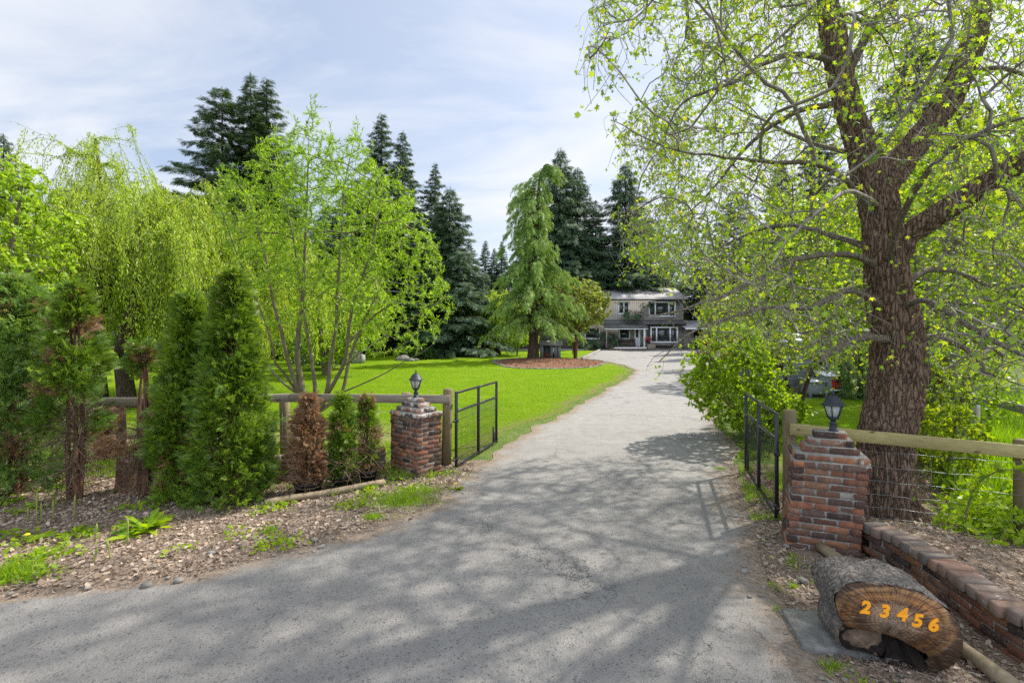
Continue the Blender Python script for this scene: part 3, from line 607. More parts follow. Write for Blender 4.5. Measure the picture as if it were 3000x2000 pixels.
ft = thing('wooden_fence', (9, 9.5, 0), 'bleached low rail fence crossing the grass right of the big tree', 'fence')
pp = [(10.3, 12.6), (9.68, 11.2), (8.98, 9.45), (8.2, 7.7), (7.4, 5.9)]
for i, (p, q) in enumerate(zip(pp[:-1], pp[1:])):
    P0, Q0 = np.array([*p, .98]), np.array([*q, .97]); d = Q0 - P0; g = MB(); g.cbox((P0 + Q0) / 2, (np.linalg.norm(d) / 2 - .004, .02, .068), frame(d), .004); g.build('rail', MT['wood_far'], ft)
for p in pp: g = MB(); g.cbox((p[0] + .09, p[1] + .02, .45), (.055, .055, .5), rz(.3), .01); g.build('post', MT['wood_far'], ft)

# ------------------------------------------------------------------ poles, stump, slab, number log
def pole(p, q, r, label):
    p, q = np.array(p, float), np.array(q, float); t = np.linspace(0, 1, 14)[:, None]; P = p + (q - p) * t; P[:, 2] += .006 * np.sin(t[:, 0] * 9)
    g = MB(); g.tube(P, r * (1 + .05 * np.sin(np.linspace(0, 14, 14))), 12); o = g.build('wooden_pole', MT['wood_pole'], smooth=False); tag(o, label, 'pole')
p, q = gd(775, 1485), gd(1125, 1424); pole((p[0], p[1], .05), (q[0], q[1], .055), .045, 'long pale pole lying on litter before the potted conifers')
p, q = gd(2392, 1616), gd(2960, 2035); pole((p[0] + .03, p[1], .06), (q[0] + .02, q[1], .05), .048, 'grey round pole lying beneath the number log beside the low wall')
sl_ = MB(); sl_.cbox((2.27, 3.47, .012), (.24, .24, .035), rz(-.22), .012, 0, .004)
tag(sl_.build('concrete_slab', simple('dirty_slab_concrete', (.21, .205, .19), .9, (.12, .115, .105), 14, .006, 70)), 'chipped concrete slab beneath the number log at the asphalt edge', 'slab')
u_ = np.array([.973, -.232, 0]); w_ = np.array([0, 0, 1.0]); nb = np.array([.232, .973, 0]); LC = np.array([2.475, 3.10, .0])
fpx = [(430, 700), (440, 620), (490, 530), (560, 480), (650, 450), (750, 428), (860, 418), (960, 414), (1060, 424), (1120, 450), (1170, 424), (1290, 432), (1400, 452), (1500, 485), (1600, 525), (1700, 580), (1800, 655), (1870, 735), (1920, 820), (1955, 920), (1968, 1010), (1960, 1110), (1930, 1200), (1880, 1270), (1800, 1340), (1720, 1385), (1640, 1400), (1570, 1385), (1560, 1330), (1590, 1270), (1540, 1200), (1450, 1180), (1400, 1140), (1300, 1110), (1200, 1060), (1080, 1030), (1030, 1060), (1025, 1130), (1030, 1200), (980, 1240), (1030, 1300), (1045, 1360), (950, 1345), (850, 1310), (700, 1300), (560, 1290), (490, 1250), (470, 1150), (500, 1030), (530, 985), (480, 900), (445, 800)]
sc0 = .000473
FP = np.array([((x - 1200) * sc0 * .965, (1400 - y) * sc0 * 1.1) for x, y in fpx]); FP[:, 1] += .04
def lpt(uv, dep): return LC + u_ * uv[0] + w_ * uv[1] + nb * dep
lt = thing('number_log', (2.475, 3.1, .045), 'short thick log on its side with orange house number on its sawn face', 'log sign')
n = len(FP); cen = FP.mean(0); FB = FP.copy(); hole = list(range(28, 41)); 
p0_, p1_ = FP[27], FP[42]
for k_, i_ in enumerate(hole): t_ = (k_ + 1) / (len(hole) + 1); FB[i_] = p0_ * (1 - t_) + p1_ * t_ + [0, -.004 - .012 * math.sin(t_ * 9)]
deps = np.concatenate([[.012, .03], np.linspace(.06, .38, 12)]); V = []
for j, dp in enumerate(deps):
    for i in range(n):
        uv = cen + (FB[i] - cen) * (1.0 + (.012 if j == 0 else .03)); f = fbm(np.array([uv[0] * 22, uv[1] * 22, dp * 9]), 4, 5); rr_ = 1 + .045 * f + (.0 if j else -.01)
        uv = cen + (uv - cen) * rr_; V.append(lpt(uv, dp))
Fc = [(j * n + i, j * n + (i + 1) % n, (j + 1) * n + (i + 1) % n, (j + 1) * n + i) for j in range(len(deps) - 1) for i in range(n)]; Fc.append(tuple(range((len(deps) - 1) * n, len(deps) * n)))
g = MB(); g.faces(V, Fc); g.build('bark', barkmat('grey_flaky_log_bark', (.035, .025, .02), (.46, .41, .37), 26, .04, 1, .2), lt)
# sawn face: upper lobe proud, lower-left chunk set back
m, t, o = newmat('sawn_wood_face'); b = NB(t); v = b.coord(loc=(.03, .0, -.27)); s_ = b.n('SeparateXYZ'); t.links.new(v, s_.inputs[0])
nz = b.noise(v, 5, 4, .5); wz = b.m('MULTIPLY', b.m('SUBTRACT', nz, .5), .10)
r_ = b.m('SQRT', b.m('ADD', b.m('POWER', b.m('ABSOLUTE', s_.outputs[0]), 2), b.m('POWER', b.m('ABSOLUTE', b.m('MULTIPLY', s_.outputs[2], 1.5)), 2))); r2 = b.m('ADD', r_, wz)
ring = b.m('FRACT', b.m('MULTIPLY', r2, 38)); c = b.ramp(r2, [(.0, (.40, .29, .205)), (.14, (.36, .23, .14)), (.20, (.13, .06, .028)), (.25, (.34, .15, .045)), (.29, (.13, .06, .025)), (.32, (.36, .19, .075)), (.35, (.07, .04, .025))])
c = b.mix(b.m('MULTIPLY', b.ramp(ring, [(0, 1.0), (.25, 0.0), (.8, 0.0), (1, .8)]), .6), c, (.09, .045, .02)); c = b.mix(b.ramp(b.noise(v, 3.2, 5, .6, 1.5), [(.45, 0.0), (.65, .75)]), c, (.10, .06, .038))
c = b.mix(b.ramp(b.noise(b.coord(scale=(1, 1, 5)), 14, 4), [(.55, 0.0), (.75, .5)]), c, (.42, .33, .25))
an_ = b.n('Math', operation='ARCTAN2'); t.links.new(s_.outputs[2], an_.inputs[0]); t.links.new(s_.outputs[0], an_.inputs[1]); cv = b.n('CombineXYZ'); t.links.new(b.m('MULTIPLY', an_.outputs[0], 5.5), cv.inputs[0]); t.links.new(b.m('MULTIPLY', r_, 2.5), cv.inputs[1])
ckn = b.n('TexVoronoi', feature='DISTANCE_TO_EDGE', Scale=1.6); t.links.new(cv.outputs[0], ckn.inputs['Vector']); ck2 = b.ramp(ckn.outputs[0], [(.012, 1.0), (.035, 0.0)])
c = b.mix(b.m('MULTIPLY', ck2, .55), c, (.03, .018, .012)); c = b.mix(b.ramp(b.noise(v, 9, 5, .7), [(.52, 0.0), (.68, .6)]), c, (.07, .045, .032))
t.links.new(b.bsdf(c, .7, b.bump(b.m('SUBTRACT', b.noise(v, 60, 4), ck2), .006), .25).outputs[0], o.inputs[0])
MT['sawn'] = m; cut_i = [i for i in range(n) if not (36 <= i <= 48)]; fv = [lpt(cen + (FP[i] - cen) * .995, -.004) for i in cut_i]; fb = [lpt(cen + (FP[i] - cen) * .995, .03) for i in cut_i]; k = len(fv)
g = MB(); g.faces(fv + fb, [tuple(range(k))] + [(i, i + k, (i + 1) % k + k, (i + 1) % k) for i in range(k)]); g.build('sawn_face', MT['sawn'], lt)
hv = [lpt(cen + (FB[i] - cen) * .985, .012 + .012 * R.random()) for i in range(26, 49)] + [lpt(FP[20], .05)]
hc = []; HB = []
for i in range(26, 49):
    for k_ in range(7):
        t_ = k_ / 6; p_ = FB[i] * (1 - t_) * .985 + cen * .015 + (cen + [0, .03]) * t_ if False else (cen + (FB[i] - cen) * .985) * (1 - t_) + (cen + np.array([.0, .02])) * t_; HB.append(lpt(p_, .022 + .05 * t_ + .03 * fbm(np.array([p_[0] * 26, p_[1] * 26, 3.0]), 3, 4)))
nH = 49 - 26; g = MB(); g.faces(HB, [(i * 7 + j, i * 7 + j + 1, (i + 1) * 7 + j + 1, (i + 1) * 7 + j) for i in range(nH - 1) for j in range(6)]); g.build('rotten_hollow', simple('dark_rotten_hollow', (.004, .003, .002), .95, (.022, .012, .008), 22, .05, 40), lt)
ri = list(range(36, 49)); rv = []
for i in ri: rv.append(lpt(cen + (FP[i] - cen) * .99, .03 + .01 * R.random()))
rv.append(lpt(((720 - 1200) * sc0, (1400 - 1150) * sc0 * 1.1 + .04), .0)); k = len(rv) - 1
g = MB(); g.faces(rv, [(k, i, (i + 1) % k) for i in range(k)]); g.build('rotten_root', simple('rotten_brown_wood', (.07, .045, .03), .95, (.17, .115, .08), 18, .02, 30), lt)
dg = bpy.context.evaluated_depsgraph_get()
def text_mesh(ch, size, extr, offset=0.0, shear=0.0, bevel=0.0):
    cu = bpy.data.curves.new('t', 'FONT'); cu.body = ch; cu.size = size; cu.extrude = extr; cu.offset = offset; cu.shear = shear; cu.bevel_depth = bevel; cu.align_x = 'CENTER'; cu.align_y = 'CENTER'; cu.resolution_u = 6
    ob = bpy.data.objects.new('t', cu); COL.objects.link(ob); bpy.context.view_layer.update(); me = bpy.data.meshes.new_from_object(ob.evaluated_get(bpy.context.evaluated_depsgraph_get())); bpy.data.objects.remove(ob); return me
def put_text(ch, org, right, up, size, mat, parent, name='digit', **kw):
    me = text_mesh(ch, size, kw.get('extr', .002), kw.get('offset', 0), kw.get('shear', 0), kw.get('bevel', 0)); right, up = Vector(nrm(right)), Vector(nrm(up)); nn_ = right.cross(up)
    M_ = Matrix((right, up, nn_)).transposed().to_4x4(); me.transform(M_); off = Vector(org) - Vector(parent.location); me.transform(Matrix.Translation(off)); me.name = name
    me.materials.clear(); me.materials.append(mat); ob = bpy.data.objects.new(name, me); COL.objects.link(ob); ob.parent = parent; return ob
for ch_, (x, y) in zip('23456', [(780, 715), (1015, 735), (1228, 752), (1410, 805), (1600, 835)]):
    uv = ((x - 1200) * sc0 * .965, (1400 - y) * sc0 * 1.08 + .042); put_text(ch_, lpt(uv, -.008), u_, w_, .110, MT['orange'], lt, extr=.004, offset=.0035, shear=.22, bevel=.0008)

# ------------------------------------------------------------------ pots
def potted(c, r, h, label):
    t = thing('plant_pot', (*c, 0.0), label, 'plant pot', 'black nursery pots along the low wall')
    g = MB(); C0 = (*c, 0.012); g.lathe(C0, [(r * .8, 0), (r * .97, h - .03), (r, h - .03), (r * 1.04, h - .028), (r * 1.04, h), (r * .98, h), (r * .94, h - .03)], 24); g.build('pot', MT['pot'], t)
    g = MB(); g.lathe(C0, [(r * .94, h - .07), (r * .93, h - .03), (.01, h - .01)], 20); g.build('potting_soil', MT['soil'], t)
POTS = [((-2.78, 6.60), .19, .17), ((-2.40, 6.86), .155, .19), ((-2.12, 7.12), .135, .17)]
for (c, r, h), l in zip(POTS, ('low black pot holding the dead brown conifer', 'black pot of the middle green conifer', 'small black pot of the half brown conifer next to the left pillar')): potted(c, r, h, l)

# ------------------------------------------------------------------ house
HY = 54.0; G0 = rise(54)
def hx(px): return (px - 1500) * HY / F
def hzv(py): return CH - (py - HZ) * HY / F
ht = thing('house', (8, HY, G0), 'two storey taupe house with white windows at the end of the lane', 'house')
Xl, Xr = hx(1505), hx(2004); ze = hzv(877); zs = hzv(948)
def part(name, c, h, mat, parent, rot=None, ch=None):
    g = MB(); (g.cbox(c, h, rot, ch) if ch else g.box(c, h, rot)); return g.build(name, mat, parent)
part('wall', ((Xl + Xr) / 2, HY + 4.4, (G0 + ze) / 2), ((Xr - Xl) / 2, 4.2, (ze - G0) / 2), MT['siding'], ht)
part('wall', ((hx(1440) + hx(2000)) / 2, HY + .35, (G0 + zs) / 2), ((hx(2000) - hx(1440)) / 2, .35, (zs - G0) / 2), MT['siding'], ht)
part('garage_wall', (hx(2018), HY + 1.2, G0 + 1.4), (hx(2018) - hx(2003), 1.2, 1.4), MT['siding'], ht)
part('garage_wall', (hx(2200), HY + 3.5, G0 + 1.4), (hx(2200) - hx(2036) - 0, .2, 1.4), simple('dark_garage_door', (.05, .03, .025), .8), ht)
def slopeslab(name, x0, x1, y0, z0, y1, z1, th, mat, parent):
    g = MB(); V = [(x0, y0, z0), (x1, y0, z0), (x1, y1, z1), (x0, y1, z1)]; V += [(a, b_, c_ - th) for a, b_, c_ in V]; g.faces(V, [(0, 1, 2, 3), (7, 6, 5, 4), (0, 4, 5, 1), (1, 5, 6, 2), (2, 6, 7, 3), (3, 7, 4, 0)]); return g.build(name, mat, parent)
zr = CH + (HZ - 844) * 58.2 / F
slopeslab('roof', Xl - .5, Xr + .4, HY - .35, ze + .02, 58.2, zr, .16, MT['shingle'], ht); slopeslab('roof', Xl - .5, Xr + .4, 63.2, ze, 58.215, zr, .16, MT['shingle'], ht)
part('gutter', ((Xl + Xr) / 2, HY - .42, ze - .05), ((Xr - Xl) / 2 + .5, .06, .06), simple('dark_gutter', (.035, .03, .028), .5), ht, None, .01)
slopeslab('skirt_roof', hx(1440), Xr + .02, HY - .75, zs - .02, HY + .6, hzv(934) + .1, .1, MT['shingle_dark'], ht)
part('gutter', ((hx(1440) + Xr) / 2, HY - .81, zs - .1), ((Xr - hx(1440)) / 2, .05, .06), bpy.data.materials['dark_gutter'], ht, None, .01)
slopeslab('porch_roof', hx(1763), hx(1886), HY - 1.75, hzv(960) - .02, HY - .72, zs + .05, .1, MT['shingle_dark'], ht)
part('fascia', ((hx(1763) + hx(1886)) / 2, HY - 1.78, hzv(960) - .16), ((hx(1886) - hx(1763)) / 2, .03, .04), MT['white_trim'], ht, None, .006)
slopeslab('garage_roof', hx(1993), hx(2240), HY - 1.6, hzv(960), HY + 3.0, hzv(950) + .55, .1, MT['shingle'], ht)
part('fascia', (hx(2116), HY - 1.64, hzv(960) - .12), (hx(2116) - hx(1993), .03, .09), MT['white_trim'], ht, None, .006)
def window(px0, px1, py0, py1, splits, y, parent, fw=.15, mate='glass'):
    x0, x1, z0, z1 = hx(px0), hx(px1), hzv(py1), hzv(py0); f = MB(); cx, cz = (x0 + x1) / 2, (z0 + z1) / 2
    f.box((cx, y, z1 - fw / 2), ((x1 - x0) / 2, .05, fw / 2)); f.box((cx, y, z0 + fw / 2), ((x1 - x0) / 2, .055, fw / 2))
    bars = [x0 + fw / 2] + [hx(s) for s in splits] + [x1 - fw / 2]
    for s in bars: f.box((s, y - .003, cz), (fw / 2, .05, (z1 - z0) / 2 - fw + .001))
    fr_ = f.build('window', MT['white_trim'], parent); g = MB()
    for a, b_ in zip(bars[:-1], bars[1:]): g.box(((a + b_) / 2, y + .01, cz), ((b_ - a - fw) / 2 + .01, .02, (z1 - z0) / 2 - fw + .01))
    g.build('pane', MT['glass'], fr_)
Yu, Yl = HY + .17, HY - .03
window(1811.5, 1845.5, 882.5, 921, [1828.5], Yu, ht); window(1901.5, 1981, 882.5, 928, [1921, 1961], Yu, ht); window(1700, 1735, 884, 918, [1717], Yu, ht); window(1560, 1600, 884, 918, [1580], Yu, ht)
window(1712, 1758, 958, 994, [], Yl, ht); window(1812, 1846, 960, 994, [], Yl, ht); window(1528, 1566, 958, 992, [1547], Yl, ht); window(1470, 1500, 958, 992, [], Yl, ht)
# bay window
bx0, bx1 = hx(1901.5), hx(1980); by = HY - .55
bay = part('bay_window', ((bx0 + bx1) / 2, HY - .29, (hzv(957) + hzv(1006)) / 2), ((bx1 - bx0) / 2, .25, (hzv(957) - hzv(1006)) / 2), MT['siding'], ht)
window(1901, 1981, 957, 1004, [1919, 1958.5], by - .02, bay); g = MB(); zB = hzv(1006)
g.faces([(bx0 + .02, by + .03, zB), (bx1 - .02, by + .03, zB), (bx1 - .35, HY - .02, zB - .45), (bx0 + .35, HY - .02, zB - .45), (bx0 + .02, HY - .02, zB), (bx1 - .02, HY - .02, zB)], [(0, 3, 2, 1), (0, 1, 5, 4), (0, 4, 3), (1, 2, 5), (2, 3, 4, 5)]); g.build('bracket', MT['siding'], bay)
# door
dr = part('door', ((hx(1858) + hx(1875)) / 2, HY - .04, (hzv(964) + G0 + .3) / 2), ((hx(1875) - hx(1858)) / 2, .04, (hzv(964) - G0 - .3) / 2), MT['white_trim'], ht, None, .008)
part('door_pane', (hx(1866), HY - .075, hzv(977)), (.14, .012, .42), MT['glass'], dr); g = MB(); g.lathe((hx(1861), HY - .13, hzv(992)), [(.0, -.03), (.035, 0), (0, .03)], 8); g.build('handle', MT['black_metal'], dr)
for px, mm in ((1768, MT['siding']), (1876, MT['white_trim'])): part('porch_post', (hx(px), HY - 1.7, (hzv(962) + G0 + .25) / 2), (.06, .06, (hzv(962) - G0 - .25) / 2), mm, ht, None, .008)
part('downpipe', (hx(1884.5), HY - .08, (zs - .1 + G0 + .15) / 2), (.035, .035, (zs - .2 - G0) / 2), MT['white_trim'], ht, None, .006)
part('porch_deck', ((hx(1790) + hx(1880)) / 2, HY - 1.1, G0 + .16), ((hx(1880) - hx(1790)) / 2, .9, .1), MT['white_trim'], ht, None, .01)
part('step', ((hx(1770) + hx(1878)) / 2, HY - 2.35, G0 + .07), ((hx(1878) - hx(1770)) / 2, .34, .08), simple('brown_step_board', (.13, .08, .05), .8, (.2, .14, .1), 6), ht, None, .01)
for k, c in enumerate('23456'): put_text(c, (hx(1891), HY - .03, hzv(972.5 + k * 5.4)), (1, 0, 0), (0, 0, 1), .3, MT['white_trim'], ht, 'house_number', extr=.01, offset=.006)
g = MB(); g.lathe((hx(1888.5), HY - .12, hzv(962)), [(.03, -.1), (.09, -.06), (.09, .1), (.03, .14)], 8); g.build('wall_lamp', MT['lampglass'], ht)
# bench and planter at the door
bt_ = thing('garden_bench', (hx(1830), HY - .9, G0 + .26), 'dark slatted bench below the window left of the front door', 'bench'); bw = 1.0; bz = G0 + .26; bX = hx(1830)
brown = simple('dark_bench_wood', (.06, .04, .03), .7, (.10, .07, .05), 8)
part('seat', (bX, HY - .9, bz + .43), (bw, .22, .025), brown, bt_); part('backrest', (bX, HY - .69, bz + .72), (bw, .02, .16), brown, bt_)
for s in (-1, 1):
    for y in (-1.08, -.72): part('leg', (bX + s * (bw - .08), HY + y, bz + (.21 if y < -1 else .3)), (.035, .035, .2 if y < -1 else .29), brown, bt_)
pt_ = thing('planter_box', (hx(1896), HY - 1.9, G0), 'low wooden planter box beside the porch steps', 'planter'); part('box', (hx(1893), HY - 1.9, G0 + .3), (.42, .3, .3), MT['wood_old'], pt_, None, .02); part('rim', (hx(1893), HY - 1.9, G0 + .63), (.46, .34, .03), MT['wood_old'], pt_, None, .01)
fp_ = thing('flower_pot', (hx(1885), HY - 1.9, G0 + .66), 'dark pot of red flowers standing on the planter box', 'flower pot'); g = MB(); g.lathe((hx(1885), HY - 1.9, G0 + .665), [(.16, 0), (.24, .36), (.26, .36), (.24, .38), (.2, .34)], 14); g.build('pot', MT['pot'], fp_)
n = 260; g = MB(); g.leaf(np.array([hx(1885), HY - 1.9, G0 + 1.15]) + R.normal(0, 1, (n, 3)) * [.17, .17, .11], rdir(n), rdir(n), .11, T_OVAL); tag(g.build('bloom', MT['l_red'], fp_), kind='stuff')
# ------------------------------------------------------------------ playhouse
px_, py_ = 2.9, 36.6; pz = mulchz(px_, py_) - .02; ph_ = thing('playhouse', (px_, py_, pz), 'small grey wooden playhouse with shingled gable roof under the drooping cedar', 'playhouse')
def pbox(name, c, h, mat, par=None, ch=None): return part(name, (px_ + c[0], py_ + c[1], pz + c[2]), h, mat, par or ph_, None, ch)
pbox('wall', (-.66, 0, .5), (.10, .42, .5), MT['siding_play']); pbox('wall', (0, .39, .5), (.56, .03, .5), MT['siding_play']); pbox('wall', (.62, 0, .5), (.12, .42, .5), MT['siding_play']); pbox('front_panel', (.06, -.38, .5), (.09, .03, .5), MT['siding_play'])
pbox('front_panel', (.36, -.38, .5), (.1, .03, .5), MT['siding_play']); pbox('half_door', (-.3, -.36, .22), (.26, .02, .2), simple('red_brown_panel', (.12, .04, .03), .8)); pbox('window_frame', (.22, -.37, .62), (.05, .02, .2), MT['white_trim'])
pbox('beam', (0, -.43, 1.02), (.76, .03, .04), MT['white_trim'], None, .006)
slopeslab('roof', px_ - .86, px_ + .86, py_ - .58, pz + 1.02, py_, pz + 1.36, .04, MT['shingle'], ph_); slopeslab('roof', px_ - .86, px_ + .86, py_ + .58, pz + 1.02, py_ + .003, pz + 1.36, .04, MT['shingle'], ph_)
g = MB(); g.faces([(px_ + .5, py_ - .5, pz + 1.04), (px_ + .86, py_ - .52, pz + 1.04), (px_ + .68, py_ - .52, pz + 1.28), (px_ + .5, py_ - .46, pz + 1.04), (px_ + .86, py_ - .46, pz + 1.04), (px_ + .68, py_ - .46, pz + 1.28)], [(0, 1, 2), (5, 4, 3), (0, 3, 4, 1), (1, 4, 5, 2), (2, 5, 3, 0)]); g.build('dormer', MT['siding_play'], ph_)
# ------------------------------------------------------------------ shed and hutch
sx0, sx1, sy = 9.5, 12.15, 17.8; sh = thing('garden_shed', ((sx0 + sx1) / 2, sy, .05), 'grey lap-sided shed with pale metal roof behind the lilac bush', 'shed')
part('wall', ((sx0 + sx1) / 2, sy + 1.5, .05 + .95), ((sx1 - sx0) / 2, 1.5, .95), MT['siding_grey'], sh); part('side_opening', (sx1 + .22, sy + 1.3, .9), (.21, 1.1, .85), simple('painted_opening_shade', (.012, .01, .01), .9), sh)  # side opening is a solid box, its shade painted in as near-black
slopeslab('roof', sx0 - .2, sx1 - .4, sy - .25, 1.97, sy + 3.2, 2.45, .05, MT['rust'], sh); part('trim', (sx1 - .02, sy - .02, 1.0), (.05, .03, .95), MT['white_trim'], sh)
hq = gd(2425, 1165); hX, hY2 = hq[0], hq[1] + .3; hz0 = .04; hu = thing('rabbit_hutch', (hX, hY2, hz0), 'grey wooden hutch with small red door and white ledge beside the shed', 'hutch'); greyw = simple('grey_hutch_boards', (.23, .25, .27), .85, (.17, .19, .2), 10)
def hb(name, c, h, mat, par=None, ch=None): return part(name, (hX + c[0], hY2 + c[1], hz0 + c[2]), h, mat, par or hu, None, ch)
hb('body', (.3, .0, .5), (.32, .3, .26), greyw, None, .01); hb('lean_to', (-.33, .0, .34), (.27, .28, .22), greyw, None, .01)
for x in (-.56, -.02, .58): hb('leg', (x, -.24, .14), (.035, .035, .16), greyw)
slopeslab('roof', hX - .1, hX + .72, hY2 - .4, hz0 + .76, hY2 + .38, hz0 + .88, .03, MT['white_trim'], hu); slopeslab('roof', hX - .66, hX - .04, hY2 - .38, hz0 + .56, hY2 + .36, hz0 + .66, .03, MT['rust'], hu)
rd = hb('door', (.30, -.315, .51), (.155, .015, .22), simple('red_door_paint', (.42, .015, .02), .6), None, .004); hb('door_pane', (.30, -.335, .6), (.10, .005, .07), MT['glass'], rd); hb('ledge', (.30, -.36, .26), (.26, .06, .015), MT['white_trim'])
# overhead cables
def cable(pts, r, label):
    P = [at(*p) for p in pts]; Q = []
    for a, b_ in zip(P[:-1], P[1:]):
        for t in np.linspace(0, 1, 10)[:-1]: Q.append(a + (b_ - a) * t)
    Q.append(P[-1]); Q = np.array(Q)
    Q = np.array([Q[max(0, i - 3):i + 4].mean(0) if 0 < i < len(Q) - 1 else Q[i] for i in range(len(Q))])
    rad = np.interp(Q[:, 1], [8, 50], [r, r * 2.6]); g = MB(); g.tube(Q, rad, 5); tag(g.build('overhead_cable', MT['galv']), label, 'cable', 'overhead cables to the house')
cable([(-200, 520, 9), (0, 565, 10.5), (320, 645, 13), (600, 722, 18), (1290, 853, 42), (1508, 866, 52)], .007, 'uppermost pale overhead cable crossing the weeping willow')
cable([(-200, 690, 9), (0, 728, 10.5), (520, 830, 15), (900, 880, 24), (1320, 893, 42), (1508, 876, 52)], .007, 'lowest pale overhead cable crossing the willows towards the house')
cable([(-200, 672, 9.3), (0, 700, 11), (500, 790, 16), (900, 838, 26), (1300, 862, 42), (1508, 868.5, 52)], .006, 'thin middle overhead cable running to the house behind the cedar')
# ------------------------------------------------------------------ branching
class Tree:
    def __init__(s, cap=160000):
        s.P = np.zeros((cap, 3)); s.par = np.full(cap, -1); s.n = 0; s.fix = np.zeros(cap); s.dir = np.zeros((cap, 3)); s.ok = np.zeros(cap, bool); s.tip = []; s.w = np.zeros(cap)
    def add(s, p, par, fix=0.0, ok=True):
        i = s.n; s.P[i] = p; s.par[i] = par; s.fix[i] = fix; s.ok[i] = ok
        s.dir[i] = nrm(s.P[i] - s.P[par]) if par >= 0 else (0, 0, 1); s.n += 1; return i
    def chain(s, pts, radii, start=-1, okfrom=0.0, sub=4, wob=.0):
        """a hand laid limb; pts smooth-interpolated"""
        pts = np.array(pts, float); m = len(pts); u = np.linspace(0, m - 1, (m - 1) * sub + 1); Q = []
        for q in u:   # catmull rom
            i = min(int(q), m - 2); t = q - i; a, b_, c, d = pts[max(i - 1, 0)], pts[i], pts[i + 1], pts[min(i + 2, m - 1)]
            Q.append(.5 * ((2 * b_) + (-a + c) * t + (2 * a - 5 * b_ + 4 * c - d) * t * t + (-a + 3 * b_ - 3 * c + d) * t ** 3))
        Q = np.array(Q); r = np.interp(u, range(m), radii); par = start; ids = []
        for k, (q, rr_) in enumerate(zip(Q, r)):
            if k == 0 and start >= 0: ids.append(start); continue
            if wob and 0 < k < len(Q) - 1: q = q + R.normal(0, wob, 3)
            par = s.add(q, par, rr_, ok=(k / len(Q) >= okfrom)); ids.append(par)
        return ids
    def near(s, p): return int(np.argmin(((s.P[:s.n] - p) ** 2).sum(1)))
    def grow(s, targets, step=.15, noise=.1, sag=.1, origin=None, back=.25, maxlen=99, order=None):
        T = np.array(targets, float); base = s.P[:s.n][s.ok[:s.n]]
        d0 = np.array([np.sqrt(((base - t) ** 2).sum(1).min()) for t in T]) if order is None else order
        og = s.P[0] if origin is None else np.array(origin)
        for k in np.argsort(d0 + R.normal(0, .15, len(T))):
            t = T[k]; Pn = s.P[:s.n]; df = Pn - t; d = np.sqrt((df ** 2).sum(1)); ro = np.sqrt(((Pn - og) ** 2).sum(1))
            ang = -(df * s.dir[:s.n]).sum(1) / np.maximum(d, .01)          # prefer parents that point towards the target
            cost = d * (1.25 - back * ang) ; cost[~s.ok[:s.n]] = 1e9; i = int(np.argmin(cost)); D = d[i]
            if D < step * .6 or D > maxlen: continue
            p0 = Pn[i].copy(); dr = nrm(s.dir[i] * .55 + (t - p0) / D * .8); p1 = p0 + dr * D * .45; p1[2] += sag * D; m = max(2, int(D / step)); par = i; off = R.uniform(0, 50)
            for j in range(1, m + 1):
                u = j / m; q = (1 - u) ** 2 * p0 + 2 * u * (1 - u) * p1 + u * u * t; a = noise * min(D, 1.2) * math.sin(u * math.pi)
                q = q + a * np.array([math.sin(off + u * 5), math.sin(off * 2 + u * 6.1), .6 * math.sin(off * 3 + u * 7)]) * .5; par = s.add(q, par)
            s.tip.append(par)
    def skeleton(s, mb, rtip, pw=.45, kmax=8, mat_thin=0, thin=.012, rmin_side=4, skip_fix=None):
        n = s.n; cnt = np.zeros(n)
        for i in s.tip: cnt[i] += 1
        ch = [[] for _ in range(n)]
        for i in range(n - 1, 0, -1):
            p = s.par[i]
            if p >= 0: cnt[p] += cnt[i]; ch[p].append(i)
        r = rtip * np.maximum(cnt, 1) ** pw; r = np.where(s.fix[:n] > 0, s.fix[:n], r)
        for i in range(n):
            p = s.par[i]
            if p >= 0 and s.fix[i] == 0: r[i] = min(r[i], r[p] * .95 if s.fix[p] > 0 else r[p])
        s.r = r; s.cnt = cnt; starts = []
        main = [max(c, key=lambda q: (s.fix[q] > 0, cnt[q])) if c else -1 for c in ch]
        for i in range(n):
            p = s.par[i]
            if p < 0: starts.append((i, None))
            elif main[p] != i: starts.append((i, p))
        for i, p in starts:
            L = [p] if p is not None else []; q = i
            while q >= 0: L.append(q); q = main[q]
            if len(L) < 2: continue
            rr_ = r[L].copy()
            if p is not None: rr_[0] = rr_[1]
            if skip_fix is not None and rr_.max() > skip_fix: continue
            big = rr_.max(); mb.tube(s.P[L], rr_, kmax if big > .05 else (5 if big > thin else 3), mat_thin if big < thin * 1.8 else 0, cap=False)
    def leaves_along(s, back, per, jitter=.02):
        """points and directions near the ends of tips: walk back `back` nodes"""
        Ps, Ds = [], []
        for i in s.tip:
            q = i
            for j in range(back):
                p = s.par[q]
                if p < 0 or s.fix[q] > 0: break
                for _ in range(per): u = R.random(); Ps.append(s.P[q] * u + s.P[p] * (1 - u)); Ds.append(s.dir[q])
                q = p
        return np.array(Ps), np.array(Ds)

def tree_obj(name, loc, label, cat, group=None): return thing(name, loc, label, cat, group)

